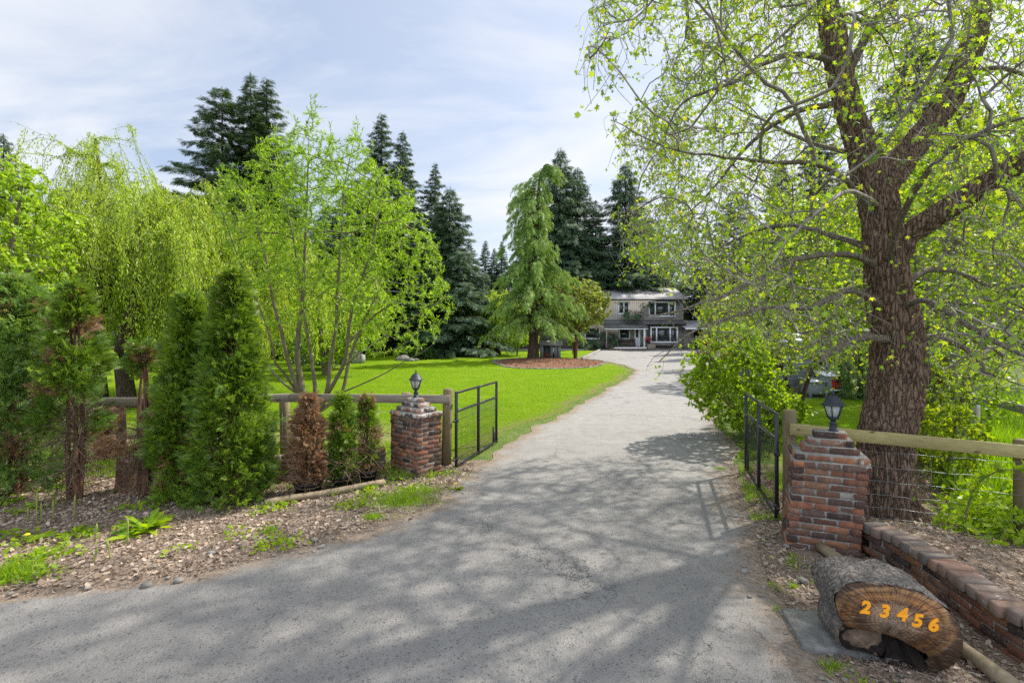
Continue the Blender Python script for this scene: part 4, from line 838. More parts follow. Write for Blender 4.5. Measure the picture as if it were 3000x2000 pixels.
# ------------------------------------------------------------------ the big maple on the right
mt = tree_obj('maple_tree', (4.15, 5.75, 0), 'big leaning maple with furrowed brown trunk, drooping grey twigs and sparse young leaves beside the right pillar', 'tree')
mt['label'] = 'big maple with leaning furrowed trunk and sparse young leaves behind the right pillar'
TR = Tree()
def q(px, py, Y): return at(px, py, Y)
trunk = [q(2600, 1560, 5.78), q(2594, 1480, 5.78), q(2590, 1380, 5.8), q(2594, 1280, 5.82), q(2622, 1180, 5.86), q(2636, 1080, 5.9), q(2622, 960, 5.95), q(2600, 840, 6.0), q(2585, 700, 6.0), q(2572, 570, 6.0), q(2540, 460, 6.0), q(2500, 370, 6.0), q(2470, 260, 6.0), q(2445, 140, 6.0), q(2425, 0, 6.0), q(2415, -250, 6.1), q(2400, -600, 6.2), q(2380, -900, 6.3)]
trad = [x * (.74 - .010 * k_) for k_, x in enumerate( [.42, .36, .355, .36, .385, .385, .37, .33, .30, .29, .26, .235, .22, .19, .165, .13, .08, .04])]
ids = TR.chain(trunk, trad, -1, 0.30, sub=3)
def limb(pts, radii, okf=.12, wob=.006): radii = [x * (.62 if radii[0] < .12 else .55) for x in radii]; pts = [q(*p) for p in pts]; s0 = TR.near(pts[0]); pts[0] = TR.P[s0].copy(); return TR.chain(pts, radii, s0, okf, 4, wob)
limb([(2575, 560, 6.0), (2660, 450, 6.1), (2740, 350, 6.2), (2805, 250, 6.3), (2850, 130, 6.35), (2885, -20, 6.4), (2910, -260, 6.4), (2930, -520, 6.4)], [.22, .21, .205, .19, .17, .14, .09, .04])
limb([(2600, 820, 6.0), (2660, 690, 5.9), (2760, 620, 5.7), (2880, 545, 5.5), (3000, 470, 5.3), (3200, 350, 5.0), (3500, 150, 4.8)], [.17, .165, .15, .14, .12, .09, .04])
limb([(2470, 250, 6.0), (2530, 120, 5.9), (2600, 20, 5.8), (2750, -120, 5.7), (2900, -350, 5.6)], [.09, .08, .065, .05, .03])
limb([(2640, 1010, 5.9), (2540, 985, 5.6), (2470, 1010, 5.4), (2415, 1045, 5.25), (2405, 1065, 5.2)], [.085, .075, .068, .055, .03], .4)
limb([(2620, 900, 5.9), (2500, 850, 5.6), (2380, 900, 5.2), (2250, 900, 4.9), (2050, 960, 4.7), (1930, 1060, 4.6)], [.07, .055, .045, .03, .018, .008])
limb([(2600, 780, 5.95), (2480, 745, 5.7), (2330, 760, 5.3), (2200, 830, 5.0), (2050, 890, 4.8), (1900, 925, 4.7), (1800, 885, 4.7)], [.07, .06, .05, .035, .022, .012, .006])
limb([(2560, 640, 6.0), (2480, 530, 5.6), (2390, 480, 5.2), (2280, 475, 4.9), (2120, 460, 4.7), (1950, 430, 4.6), (1800, 355, 4.6)], [.07, .055, .045, .035, .022, .014, .006])
limb([(2390, 480, 5.2), (2355, 380, 5.0), (2310, 290, 4.8), (2220, 220, 4.6), (2120, 100, 4.4), (2020, -20, 4.3), (1900, -150, 4.2)], [.04, .036, .033, .03, .022, .016, .008])
limb([(2450, 180, 6.0), (2300, 160, 5.6), (2150, 240, 5.2), (2000, 300, 5.0), (1950, 400, 5.0)], [.07, .05, .035, .02, .008])
limb([(2430, 30, 6.0), (2280, -80, 5.5), (2100, -160, 5.0), (1920, -120, 4.8), (1830, 20, 4.7), (1790, 150, 4.7)], [.06, .05, .04, .028, .016, .007])
limb([(2480, 300, 6.0), (2330, 330, 6.4), (2200, 420, 6.8), (2080, 560, 7.0), (2000, 640, 7.1)], [.08, .06, .045, .025, .01])
limb([(2590, 760, 6.0), (2440, 690, 6.5), (2280, 660, 7.0), (2120, 720, 7.4), (2000, 800, 7.6)], [.08, .06, .045, .025, .01])
limb([(2620, 930, 5.95), (2700, 880, 5.5), (2800, 930, 5.1), (2930, 1010, 4.8), (3050, 1060, 4.6)], [.07, .055, .05, .04, .02])
limb([(2640, 1020, 5.9), (2760, 990, 5.8), (2850, 1040, 5.7), (2885, 1090, 5.65)], [.07, .06, .05, .04], .5)
limb([(2610, 860, 5.98), (2720, 790, 6.3), (2860, 820, 6.8), (2990, 900, 7.2), (3150, 980, 7.5)], [.08, .065, .05, .035, .015])
limb([(2600, 800, 5.98), (2640, 640, 5.2), (2720, 500, 4.6), (2850, 400, 4.2), (3050, 330, 4.0)], [.07, .055, .045, .035, .015])
limb([(2560, 600, 6.0), (2500, 560, 5.1), (2420, 600, 4.5), (2330, 680, 4.1), (2250, 780, 3.95)], [.05, .04, .03, .018, .008])
limb([(2800, 260, 6.3), (2900, 200, 6.0), (3020, 230, 5.8), (3150, 300, 5.6)], [.07, .05, .035, .02])
limb([(2460, 200, 6.0), (2400, 60, 7.0), (2300, -100, 8.0), (2150, -250, 8.8)], [.07, .05, .035, .02])
limb([(2560, 500, 6.0), (2700, 380, 7.2), (2850, 250, 8.4), (3000, 150, 9.4)], [.08, .06, .04, .02])
limb([(2540, 470, 6.0), (2380, 420, 7.2), (2230, 350, 8.4), (2130, 300, 9.2)], [.07, .05, .04, .02])
POLY = np.array([(1715, -900), (1735, 40), (1725, 185), (1795, 195), (1850, 60), (1910, 110), (1940, 250), (1780, 345), (1800, 420), (1880, 450), (1930, 590), (1800, 620), (1830, 740), (1960, 770), (1820, 850), (1790, 910), (1860, 1010), (1900, 1085), (2060, 1000), (2180, 970), (2330, 1020), (2420, 1070), (2540, 1070), (2620, 1200), (2700, 1090), (2880, 1110), (3040, 1160), (3500, 1250), (4600, 1300), (4600, -2200), (1900, -2200)], float)
def inpoly(px, py, Pg):
    r = np.zeros(len(px), bool); j = len(Pg) - 1
    for i in range(len(Pg)):
        xi, yi = Pg[i]; xj, yj = Pg[j]; c = ((yi > py) != (yj > py)) & (px < (xj - xi) * (py - yi) / (yj - yi + 1e-9) + xi); r ^= c; j = i
    return r
def proj(P): return 1500 + P[:, 0] * F / P[:, 1], HZ - (P[:, 2] - CH) * F / P[:, 1]
def crown_pts(n, c, rad, zfloor, poly=None, ymin=-99, shell=.3, extra=None):
    out = []
    while sum(map(len, out)) < n:
        v = R.normal(0, 1, (n * 3, 3)); v = nrm(v) * (R.uniform(shell, 1, (n * 3, 1)) ** .5); P = np.array(c) + v * np.array(rad)
        k = (P[:, 2] > zfloor) & (P[:, 1] > ymin)
        if poly is not None: px, py = proj(P); k &= inpoly(px, py, poly)
        if extra is not None: k &= extra(P)
        out.append(P[k])
    return np.concatenate(out)[:n]
def notrunk(P):      # keep the trunk visible from the lane
    px, py = proj(P); hs = (px < 2050) & (py > 800) & (py < 1050) & (R.random(len(P)) < .96); return ~hs & ~((P[:, 1] < 5.6) & (py > 480) & (abs(px - 2610) < 130) & (R.random(len(P)) < .8))
c0 = (4.1, 6.2, 4.4)
TR.grow(crown_pts(170, c0, (4.4, 4.0, 3.9), .9, POLY, 3.2, .5, notrunk), .16, .12, .18)
TR.grow(crown_pts(1200, c0, (4.6, 4.1, 4.0), .9, POLY, 3.1, .2, notrunk), .13, .12, .10)
TR.grow(crown_pts(4200, c0, (4.7, 4.2, 4.1), .9, POLY, 3.0, .15, notrunk), .11, .10, .05)
# drooping fine twigs from random young branch nodes
cand = [i for i in range(TR.n) if TR.fix[i] == 0]; n0_ = TR.n
for i in R.choice(cand, 6500):
    L = R.uniform(.25, .75); t = TR.P[i] + np.array([*(R.normal(0, .22, 2)), -.62]) * L; dd = nrm(R.normal(0, 1, 3) * [1, 1, .2] + [-.3, -.1, 0]); par = i; m = 5
    if TR.P[i][2] < 1.6 or TR.P[i][1] < 3.2: continue
    p0 = TR.P[i].copy(); p1 = p0 + dd * L * .5
    for j in range(1, m + 1): u = j / m; par = TR.add((1 - u) ** 2 * p0 + 2 * u * (1 - u) * p1 + u * u * t, par)
    TR.tip.append(par)
g = MB(); TR.skeleton(g, .0024, .47, 10, 1, .02, skip_fix=.18)
g.build('limbs', [barkmat('limb_bark', (.06, .045, .035), (.25, .21, .17), 30, .012, .4), MT['bark_twig']], mt, smooth=True)
# trunk as displaced mesh
ns, nr = 150, 96; u = np.linspace(0, len(trunk) - 1, 220); tp = np.array(trunk); Q = np.array([[np.interp(x, range(len(tp)), tp[:, k]) for k in range(3)] for x in u])
for _ in range(3): Q[1:-1] = (Q[:-2] + Q[1:-1] * 2 + Q[2:]) / 4
rr_ = np.interp(u, range(len(trad)), trad); an = np.arange(nr) * 2 * math.pi / nr; V = []
def barkdisp(P, a, r):
    s_ = np.stack([np.cos(a) * r * 16, np.sin(a) * r * 16, P[..., 2] * 3.2], -1); w = fbm(s_ * .5, 2, 11) * .8
    f = fbm(s_ + w[..., None], 3, 4); f2 = fbm(np.stack([s_[..., 0] * 2.4, s_[..., 1] * 2.4, s_[..., 2] * 2], -1), 3, 8); return .030 * (1 - 2 * np.abs(f) ** .8) + .012 * f2
T_ = nrm(np.gradient(Q, axis=0)); A_ = nrm(np.cross(T_, [0, 1, 0])); B_ = np.cross(T_, A_)
AA, RR = np.meshgrid(an, rr_); Pz = np.repeat(Q[:, None], nr, 1); flare = np.exp(-np.maximum(Q[:, 2] + .02, 0) * 4.5)[:, None] * (.10 + .06 * np.sin(AA * 5 + 1) + .03 * np.sin(AA * 9))
lump = .03 * fbm(np.stack([np.cos(AA) * 1.5, np.sin(AA) * 1.5, Pz[..., 2] * 1.2], -1), 2, 21)
rd_ = RR + np.minimum(1, RR / .2) * barkdisp(Pz, AA, RR) + flare + lump
V = Pz + rd_[..., None] * (np.cos(AA)[..., None] * A_[:, None] + np.sin(AA)[..., None] * B_[:, None]); g = MB(); V2 = np.concatenate([V, V[:, :1]], 1); g.grid(V2[..., 0], V2[..., 1], V2[..., 2])
g.build('trunk', MT['bark_maple'], mt, smooth=True)
g = MB()   # old forked limb, second fork with bark as thick tubes
for pts, rad in (([(2575, 560, 6.0), (2660, 450, 6.1), (2740, 350, 6.2), (2805, 250, 6.3), (2850, 130, 6.35), (2885, -20, 6.4), (2900, -200, 6.4)], [.15, .145, .14, .13, .115, .095, .07]), ([(2600, 820, 6.0), (2660, 690, 5.9), (2760, 620, 5.7), (2880, 545, 5.5), (3000, 470, 5.3), (3200, 350, 5.0)], [.12, .115, .105, .10, .085, .065])):
    tp = np.array([q(*p) for p in pts]); u = np.linspace(0, len(tp) - 1, 90); Q = np.array([[np.interp(x, range(len(tp)), tp[:, k]) for k in range(3)] for x in u])
    for _ in range(6): Q[1:-1] = (Q[:-2] + Q[1:-1] * 2 + Q[2:]) / 4
    rr_ = np.interp(u, range(len(rad)), rad); nr = 48; an = np.arange(nr) * 2 * math.pi / nr; T_ = nrm(np.gradient(Q, axis=0)); A_ = nrm(np.cross(T_, [0, 1, 0])); B_ = np.cross(T_, A_); AA, RR = np.meshgrid(an, rr_)
    sl_ = np.linspace(0, 4, 90)[:, None] * np.ones_like(AA); Pz = np.stack([sl_ * 0, sl_ * 0, sl_], -1); rd_ = RR + .8 * barkdisp(Pz, AA, RR) + .006
    V = Q[:, None] + rd_[..., None] * (np.cos(AA)[..., None] * A_[:, None] + np.sin(AA)[..., None] * B_[:, None]); V2 = np.concatenate([V, V[:, :1]], 1); g.grid(V2[..., 0], V2[..., 1], V2[..., 2])
g.build('fork', MT['bark_maple'], mt, smooth=True)
# leaves: small clusters at twig ends
Pl, Dl = TR.leaves_along(2, 1); tips = np.array([TR.P[i] for i in TR.tip]); tdir = np.array([TR.dir[i] for i in TR.tip])
n = len(tips); k = R.integers(2, 7, n); P = np.repeat(tips, k, 0) + R.normal(0, .012, (k.sum(), 3)); D = nrm(np.repeat(tdir, k, 0) * .5 + rdir(k.sum(), -.25)); 
m_ = R.random(len(Pl)) < .8; P = np.concatenate([P, Pl[m_]]); D = np.concatenate([D, nrm(Dl[m_] * .4 + rdir(m_.sum(), -.1))])
N = rdir(len(P), .9); px, py = proj(P); far = np.clip((P[:, 1] - 3.0) / 3, 0, 1); keep = (R.random(len(P)) < (.35 + .6 * far)) & (P[:, 1] > 2.9); keep &= ~((px > 1770) & (px < 2050) & (py > 830) & (py < 1055) & (R.random(len(P)) < .72)); keep &= (P[:, 2] > 3.1) | (R.random(len(P)) < .6); P, D, N = P[keep], D[keep], N[keep]
g = MB(); sz = R.uniform(.032, .066, len(P)) * R.choice([1, 1, .75], len(P)); stalk = P + D * .03; g.leaf(stalk, D, N, sz, T_MAPLE); g.build('foliage', MT['l_maple'], mt)
print('maple nodes', TR.n, 'leaves', len(P))

# ------------------------------------------------------------------ generic broadleaf tree / shrub
def broad(name, label, cat, base, stems, targets, leafmat_, tmpl, lsize, back, per, rtip, bark, sag=.1, noise=.12, step=.15, group=None, up=.2, along=.6, kmax=7, pw=.45, nup=.6, maxlen=99, okf=.3):
    t = thing(name, base, label, cat, group); T = Tree(); base = np.array(base, float); first = True
    for pts, rad in stems:
        pts = np.array(pts, float)
        if first: T.chain(pts, rad, -1, okf, 4); first = False
        else: s0 = T.near(pts[0]); pts[0] = T.P[s0]; T.chain(pts, rad, s0, okf, 4)
    for tg in targets: T.grow(tg, step, noise, sag, maxlen=maxlen)
    g = MB(); T.skeleton(g, rtip, pw, kmax, 0, .012); g.build('branches', bark, t, smooth=True)
    P, D = T.leaves_along(back, per); D = nrm(D * along + rdir(len(D), up)); N = rdir(len(P), nup); g = MB(); g.leaf(P, D, N, R.uniform(.65, 1.15, len(P)) * lsize, tmpl); g.build('foliage', leafmat_, t)
    return t, T, len(P)
# bright green multi-stem willow
wy = 11.3; B0 = gd(908, 1262); S = []
def qs(L, dy=0.0, k=0.0): return [at(x, y, wy + dy * (i / (len(L) - 1)) ** 1.0) for i, (x, y) in enumerate(L)]
S.append((qs([(908, 1262), (890, 1170), (873, 1060), (873, 980), (886, 880), (893, 740), (900, 560), (905, 400)], -.3), [.10, .085, .06, .052, .045, .035, .02, .008]))
S.append((qs([(895, 1200), (862, 1110), (840, 1040), (822, 960), (800, 880), (775, 740), (720, 560)], -.9), [.07, .052, .045, .04, .033, .025, .01]))
S.append((qs([(905, 1240), (924, 1160), (912, 1050), (898, 960), (880, 850), (860, 700), (820, 520), (800, 420)], 1.2), [.06, .05, .043, .038, .032, .025, .015, .007]))
S.append((qs([(912, 1250), (955, 1160), (968, 1060), (984, 960), (988, 860), (1000, 700), (1010, 540), (1040, 400)], .5), [.075, .06, .045, .04, .035, .027, .018, .006]))
S.append((qs([(950, 1170), (985, 1110), (1012, 1050), (1022, 960), (1040, 870), (1085, 740), (1120, 560)], -.8), [.055, .045, .042, .038, .03, .022, .01]))
S.append((qs([(930, 1220), (1000, 1150), (1022, 1060), (1050, 980), (1085, 900), (1150, 780), (1200, 650)], 1.3), [.05, .045, .04, .035, .028, .02, .01]))
S.append((qs([(1000, 1160), (1060, 1125), (1130, 1092), (1190, 1055), (1240, 1030), (1290, 990)], -.6), [.022, .018, .014, .011, .008, .004]))
S.append((qs([(880, 1150), (840, 1130), (800, 1090), (770, 1040), (720, 960), (680, 860)], .6), [.035, .03, .026, .022, .018, .01]))
S.append((qs([(872, 1150), (830, 1090), (806, 1060), (795, 1000), (760, 900), (700, 760), (650, 620)], -1.2), [.035, .03, .028, .025, .02, .014, .007]))
S.append((qs([(1022, 1000), (1090, 930), (1160, 880), (1230, 800), (1290, 720)], .2), [.03, .024, .02, .015, .008]))
S.append((qs([(1030, 1060), (1090, 1010), (1180, 950), (1260, 900), (1320, 860)], 1.0), [.025, .02, .017, .013, .007]))
WP_ = np.array([(620, 560), (640, 470), (735, 480), (760, 400), (850, 400), (895, 310), (925, 330), (960, 410), (1000, 430), (1035, 370), (1060, 400), (1100, 480), (1200, 560), (1240, 640), (1290, 740), (1300, 800), (1350, 930), (1330, 1000), (1200, 1050), (1060, 1040), (1040, 940), (980, 980), (880, 940), (790, 960), (720, 900), (680, 780), (640, 700)], float)
def wex(P): px, py = proj(P); return (py < 850) | (px > 1020) | (R.random(len(P)) < .35)
wc = at(980, 700, wy + .2)
def wt_(n, sh): return crown_pts(n, wc, (3.6, 2.1, 3.3), .8, WP_, 0, sh, wex)
WT = [wt_(110, .4), wt_(700, .1), wt_(1900, .1)]; sp_ = WT[2][R.choice(1900, 420, False)]; sp_ = sp_[(sp_[:, 2] > 3.2)]; WT.append(sp_ + np.stack([R.normal(0, .06, len(sp_)), R.normal(0, .06, len(sp_)), R.uniform(.2, .6, len(sp_))], -1))
_, T_w, nl = broad('willow_tree', 'bright green multi-stemmed young willow standing behind the fence on the lawn', 'tree', B0, S, WT, MT['l_willow'], T_NARROW, .10, 3, 6, .0028, MT['bark_olive'], sag=-.08, noise=.07, step=.13, up=.5, along=.9, okf=.35)
print('willow', nl)

# weeping willow: limbs plus hanging strands
def weeping(name, label, base, H, rad, n, leaf, lo, seed, wild=0):
    t = thing(name, base, label, 'tree'); b = np.array(base, float); T = Tree()
    q_t = .62 if rad[0] > 1.5 else .88; T.chain([b, b + [-.15, 0, H * .22], b + [.1, .1, H * .42], b + [-.1, 0, H * q_t]], [.26, .22, .18, .12 if q_t < .7 else .02], -1, .4)
    tg = []
    for i in range(60):
        a = R.uniform(0, 2 * math.pi); r_ = R.uniform(.25, .9); tg.append(b + [rad[0] * r_ * math.cos(a), rad[1] * r_ * math.sin(a), H * (.93 - .33 * r_ ** 2) * R.uniform(.82, 1.0)])
    T.grow(tg, .3, .12, .3); T.grow([np.array(p) + R.normal(0, .7, 3) * [1, 1, .5] for p in tg for _ in range(4)], .25, .1, .2)
    g = MB(); T.skeleton(g, .004, .42, 7, 0, .02); nodes = [i for i in range(T.n) if T.fix[i] == 0 and T.P[i][2] > H * .45]
    PP, DD = [], []; st = R.choice(nodes, n)
    for k, i in enumerate(st):
        p = T.P[i].copy(); out = nrm((p - b) * [1, 1, 0] + R.normal(0, .5, 3) * [1, 1, 0]); L = R.uniform(1.0, 4.2) * (1 if R.random() < .8 else .5); L = min(L, p[2] - lo - R.uniform(0, 1.2))
        if L < .5: continue
        m = int(L / .3) + 2; u = np.linspace(0, 1, m); path = p + np.outer(np.sin(u * 1.4) * min(.7, .22 * L), out); path[:, 2] += .25 * np.sin(u * 2.2) * min(1, L * .3) - L * u ** 1.25; path += np.stack([.05 * np.sin(u * 6 + k), .05 * np.cos(u * 5 + k), u * 0], -1)
        if k % 2 == 0: g.tube(path, .005, 3, cap=False)
        nlf = int(L * 26); q_ = R.uniform(.05, 1, nlf); P = np.stack([np.interp(q_, u, path[:, j]) for j in range(3)], -1) + R.normal(0, .04, (nlf, 3)); PP.append(P); DD.append(nrm(rdir(nlf, 0) * .55 + [0, 0, -.95]))
    La_, Ld_ = T.leaves_along(7, 5); PP.append(La_ + R.normal(0, .05, La_.shape)); DD.append(nrm(Ld_ * .4 + rdir(len(Ld_), -.5)))
    g.build('branches', MT['bark_dark'], t, smooth=True); P = np.concatenate(PP); D = np.concatenate(DD); g = MB(); g.leaf(P, D, rdir(len(P), 0), R.uniform(.7, 1.2, len(P)) * leaf, T_NARROW2); g.build('foliage', MT['l_weep'], t); print(name, len(P))
T_NARROW2 = (np.array([[0, 0, 0], [.4, .16, .02], [1, 0, -.08], [.4, -.16, .02]]), [(0, 1, 2, 3)])
weeping('weeping_willow', 'pale yellow-green weeping willow with long hanging strands behind the left hedge', (-11.6, 14.6, 0), 7.7, (3.6, 2.8), 2700, .095, .7, 1)
weeping('weeping_willow', 'smaller paler weeping willow right of the big one, partly behind the bright young willow', (-10.4, 18.2, .06), 7.4, (3.6, 2.6), 1500, .115, .8, 2)
g_ = weeping('weeping_willow', 'small light green weeping tree beside the house, left of the drooping cedar', (-1.2, 43.0, .5), 6.0, (2.0, 1.8), 380, .3, .8, 3)
# wispy willow top rising above the crown
weeping('weeping_willow', 'thin wispy grey-green weeping tree top rising above the other willows', (-13.3, 15.6, 0), 9.6, (1.0, .9), 330, .085, 5.2, 4)
def simple_tree(name, label, cat, base, H, rad, n, mat, tmpl, ls, per=6, zlo=.3, bark=None, group=None, stems=3, rt=.004, back=2, poly=None):
    b = np.array(base, float); S = []; r0 = .02 * H + .02
    for i in range(stems):
        a = i * 2.1 + R.random(); d = np.array([math.cos(a) * rad[0], math.sin(a) * rad[1], 0]) * (.45 if stems > 1 else .05); S.append(([b + (0, 0, -.05), b + d * .15 + [0, 0, H * .25], b + d * .6 + [0, 0, H * .55], b + d + [0, 0, H * .88]], [r0, r0 * .75, r0 * .45, r0 * .12]))
    c = b + [0, 0, H * (1 + zlo) / 2]; rr3 = (rad[0], rad[1], H * (1 - zlo) / 2)
    tg = [crown_pts(k, c, rr3, b[2] + .1, poly, -99, s_) for k, s_ in ((int(n * .1), .5), (int(n * .9), .15))]
    if R.random() < 2: 
        for q_ in tg: q_ += .12 * np.array(rad + (H * .3,))[None] * fbm(q_ * 1.1, 2, int(abs(b[0] * 7)))[:, None]
    return broad(name, label, cat, base, S, tg, mat, tmpl, ls, back, per, rt, bark or MT['bark_olive'], sag=.05, step=.2 if H > 4 else .12, group=group)
simple_tree('broadleaf_tree', 'dense bright green broadleaf tree at the far left edge above the hedge', 'tree', (-11.3, 10.3, 0), 6.1, (1.75, 1.7), 1900, MT['l_hedge'], T_OVAL, .105, 8, .12)
simple_tree('broadleaf_tree', 'rounded mid green tree behind the weeping willows left of the bright young willow', 'tree', (-9.5, 24.5, .15), 5.5, (3.4, 2.2), 900, MT['l_hedge'], T_OVAL, .19, 7, .08)
simple_tree('broadleaf_tree', 'low green tree seen between the stems of the bright young willow', 'tree', (-12.5, 33, .3), 7, (4.5, 2.5), 900, MT['l_hedge'], T_OVAL, .26, 7, .05)
# lilac bush by the right gate
lc_ = (5.0, 9.9, 0)
LP = np.array([(1995, 1075), (2010, 1020), (2060, 960), (2150, 940), (2220, 960), (2262, 1030), (2290, 1110), (2345, 1165), (2390, 1210), (2330, 1250), (2290, 1295), (2200, 1310), (2080, 1280), (2010, 1230), (1995, 1150)], float)
S = []
for i in range(9):
    a = i * .7; d = np.array([math.cos(a) * 1.3, math.sin(a) * .9, 0]); S.append(([np.array(lc_) + (0, 0, -.05), np.array(lc_) + d * .25 + [0, 0, .5], np.array(lc_) + d * .7 + [0, 0, 1.2], np.array(lc_) + d + [0, 0, 1.9]], [.03, .024, .016, .006]))
tt_, T_l, nl = broad('lilac_bush', 'large bright green lilac bush spilling over the lane edge beside the right gate', 'bush', lc_, S, [crown_pts(120, (5.25, 10.0, 1.3), (1.75, 1.35, 1.35), .05, LP, 8.6, .4), crown_pts(1500, (5.25, 10.0, 1.3), (1.75, 1.35, 1.35), .05, LP, 8.6, .2)], MT['l_lilac'], T_OVAL, .082, 3, 4, .003, MT['bark_olive'], sag=-.05, step=.12)
pk = MB(); P = crown_pts(60, (4.1, 9.6, 2.0), (.5, .4, .35), .5); P = np.repeat(P, 7, 0) + R.normal(0, .03, (420, 3)); pk.leaf(P, rdir(420, .5), rdir(420), .035, T_OVAL); tag(pk.build('flower_buds', MT['l_pink'], tt_), kind='stuff')
# crooked little tree between lilac and shed
simple_tree('crooked_tree', 'crooked small tree with bare brown stem leaning before the grey shed', 'tree', (6.3, 10.7, 0), 2.6, (1.3, .9), 260, MT['l_yellow'], T_OVAL, .09, 5, .5, MT['bark_dark'], None, 2, .005)
# right-hand woodland
RW = [((14.2, 25.0, .18), 6.5, (2.6, 2.4), 700, 'l_yellow', .17, 'yellow-green tree behind the shed, left of the big maple trunk'), ((12.2, 13.5, 0), 8.5, (3.2, 2.5), 1300, 'l_lilac', .14, 'tall bright green tree at the right edge beyond the bleached fence'), ((15.5, 17.5, .04), 10.5, (3.6, 3), 1300, 'l_yellow', .17, 'tall yellow-leaved tree high behind the forked limb of the big maple'),
      ((13.5, 22.0, .12), 9.0, (3.2, 3), 1000, 'l_lilac', .2, 'green tree rising behind the grey shed'), ((20.0, 21.0, .1), 10.5, (3.8, 3), 1100, 'l_hedge', .2, 'dense green tree far right behind the yellow-leaved one'), ((12.9, 27.5, .2), 5.0, (2.4, 2), 600, 'l_yellow', .16, 'yellowish bushy tree between lilac bush and garage')]
for b_, H, rd2, n, mm, ls, lab in RW: simple_tree('broadleaf_tree', lab, 'tree', b_, H, rd2, n, MT[mm], T_OVAL, ls, 6, .12 if H > 7 else .2)
for i, (b_, H, r2, lab) in enumerate([((6.75, 8.0, 0), 1.9, (.75, .6), 'leafy sapling right of the big trunk, before the bleached fence'), ((7.7, 8.3, 0), 2.4, (.9, .6), 'thin-stemmed sapling with spreading yellow-green leaves at the right edge'), ((6.2, 6.9, 0), 1.2, (.5, .45), 'low leafy sapling close behind the mesh fence at the right edge')]):
    simple_tree('sapling', lab, 'sapling', b_, H, r2, 420, MT['l_yellow' if i != 1 else 'l_lilac'], T_OVAL, .07, 5, .15, MT['bark_olive'], None, 3, .003)

# ------------------------------------------------------------------ conifers
def conifer_meshes(seed, H, Rm, nb, mat_i, tmpl, droop, hang, sp, dens, z0=.06, gaps=0.0, shape=.85, ssz=.42):
    """returns MBs for trunk+branches and needles with the base at the origin"""
    global R; keepR = R; R = np.random.default_rng(seed); wood, nee = MB(), MB()
    wood.tube([(0, 0, -.2), (0, 0, H * .3), (.05, 0, H * .7), (0, .03, H)], [H * .016, H * .012, H * .005, .01], 8, cap=False); PP, DD, NN, SS = [], [], [], []
    for i in range(nb):
        t = z0 + (1 - z0) * ((i + R.random()) / nb) ** .95; z = t * H; a = i * 2.399 + R.normal(0, .25)
        if R.random() < gaps: continue
        L = Rm * ((1 - t) ** shape) * R.choice([.5, .75, .9, 1.0, 1.2]) * R.uniform(.85, 1.1) + .12; L *= .55 + .45 * min(1, (t - z0) / .12 + .35); m = max(4, int(L / .28)); u = np.linspace(0, 1, m)
        out = np.array([math.cos(a), math.sin(a), 0]); rise_ = .30 * (t - .25); path = np.outer(u * L, out); path[:, 2] = z + L * (rise_ * u - droop * u ** 2 + .32 * droop * u ** 4 + .03 * np.sin(u * 7 + i))
        wood.tube(path, np.interp(u, [0, 1], [.012 + .010 * L, .004]), 3, cap=False)
        ns_ = int(dens * L); s_ = R.uniform(.12, 1, ns_) ** .8; P = np.stack([np.interp(s_, u, path[:, k]) for k in range(3)], -1); side = np.array([-math.sin(a), math.cos(a), 0]); sg = R.choice([-1, 1], ns_)[:, None]; w = sp * L * (1 - s_ * .75)[:, None] * R.uniform(.0, .5, (ns_, 1))
        P = P + side * sg * w + R.normal(0, .05, (ns_, 3)); P[:, 2] -= hang * R.random(ns_) * (.4 + L * .15)
        D = nrm(out * .7 + side * sg * .8 + np.array([0, 0, -1]) * (.15 + hang * 1.3) * R.uniform(.3, 1.5, (ns_, 1)) + R.normal(0, .15, (ns_, 3))); PP.append(P); DD.append(D); NN.append(nrm(R.normal(0, .45, (ns_, 3)) + [0, 0, 1])); SS.append(R.uniform(.6, 1.2, ns_) * ssz * (.6 + .4 * (1 - t)))
    n = 14; PP.append(np.array([[0, 0, H - .02 - .09 * k] for k in range(n)])); DD.append(nrm(R.normal(0, .5, (n, 3)) + [0, 0, .9])); NN.append(rdir(n)); SS.append(np.full(n, .28))
    nee.leaf(np.concatenate(PP), np.concatenate(DD), np.concatenate(NN), np.concatenate(SS), tmpl); R = keepR; return wood, nee
protos = {}
def conifer_proto(key, *a, mats=('bark_dark', 'l_fir'), **k):
    w, n = conifer_meshes(*a, **k); t = thing('conifer_tree', (0, 0, 0), 'x', 'tree'); w.build('trunk', MT[mats[0]], t); n.build('foliage', MT[mats[1]], t); protos[key] = [t, False, a[1]]
conifer_proto('firA', 11, 22.0, 5.6, 260, 0, T_FIR, .16, .06, .55, 44, z0=.08, gaps=.06, ssz=.62, shape=.85)
conifer_proto('firB', 12, 22.0, 5.0, 270, 0, T_FIR, .10, .05, .5, 46, z0=.04, gaps=.1, ssz=.6, shape=.8)
conifer_proto('spruce', 13, 20.0, 5.2, 260, 0, T_HANG, .26, .35, .5, 44, z0=.03, gaps=.04, ssz=.75, shape=.75, mats=('bark_dark', 'l_spruce'))
conifer_proto('airy', 14, 22.0, 6.2, 170, 0, T_FIR, .06, .08, .5, 46, z0=.25, gaps=.15, ssz=.65, shape=.62)
def put_conifer(key, px, ptop, Y, label, wide=1.0, group='conifers behind the garden'):
    pr = protos[key]; b_ = rise(Y); X = (px - 1500) * Y / F; ztop = CH + (HZ - ptop) * Y / F; s_ = (ztop - b_) / pr[2]
    o = pr[0] if not pr[1] else copy_tree(pr[0]); pr[1] = True; o.location = (X, Y, b_); o.scale = (s_ * wide, s_ * wide, s_); o.rotation_euler = (0, 0, R.uniform(0, 6.28)); tag(o, label, 'tree', group); return o
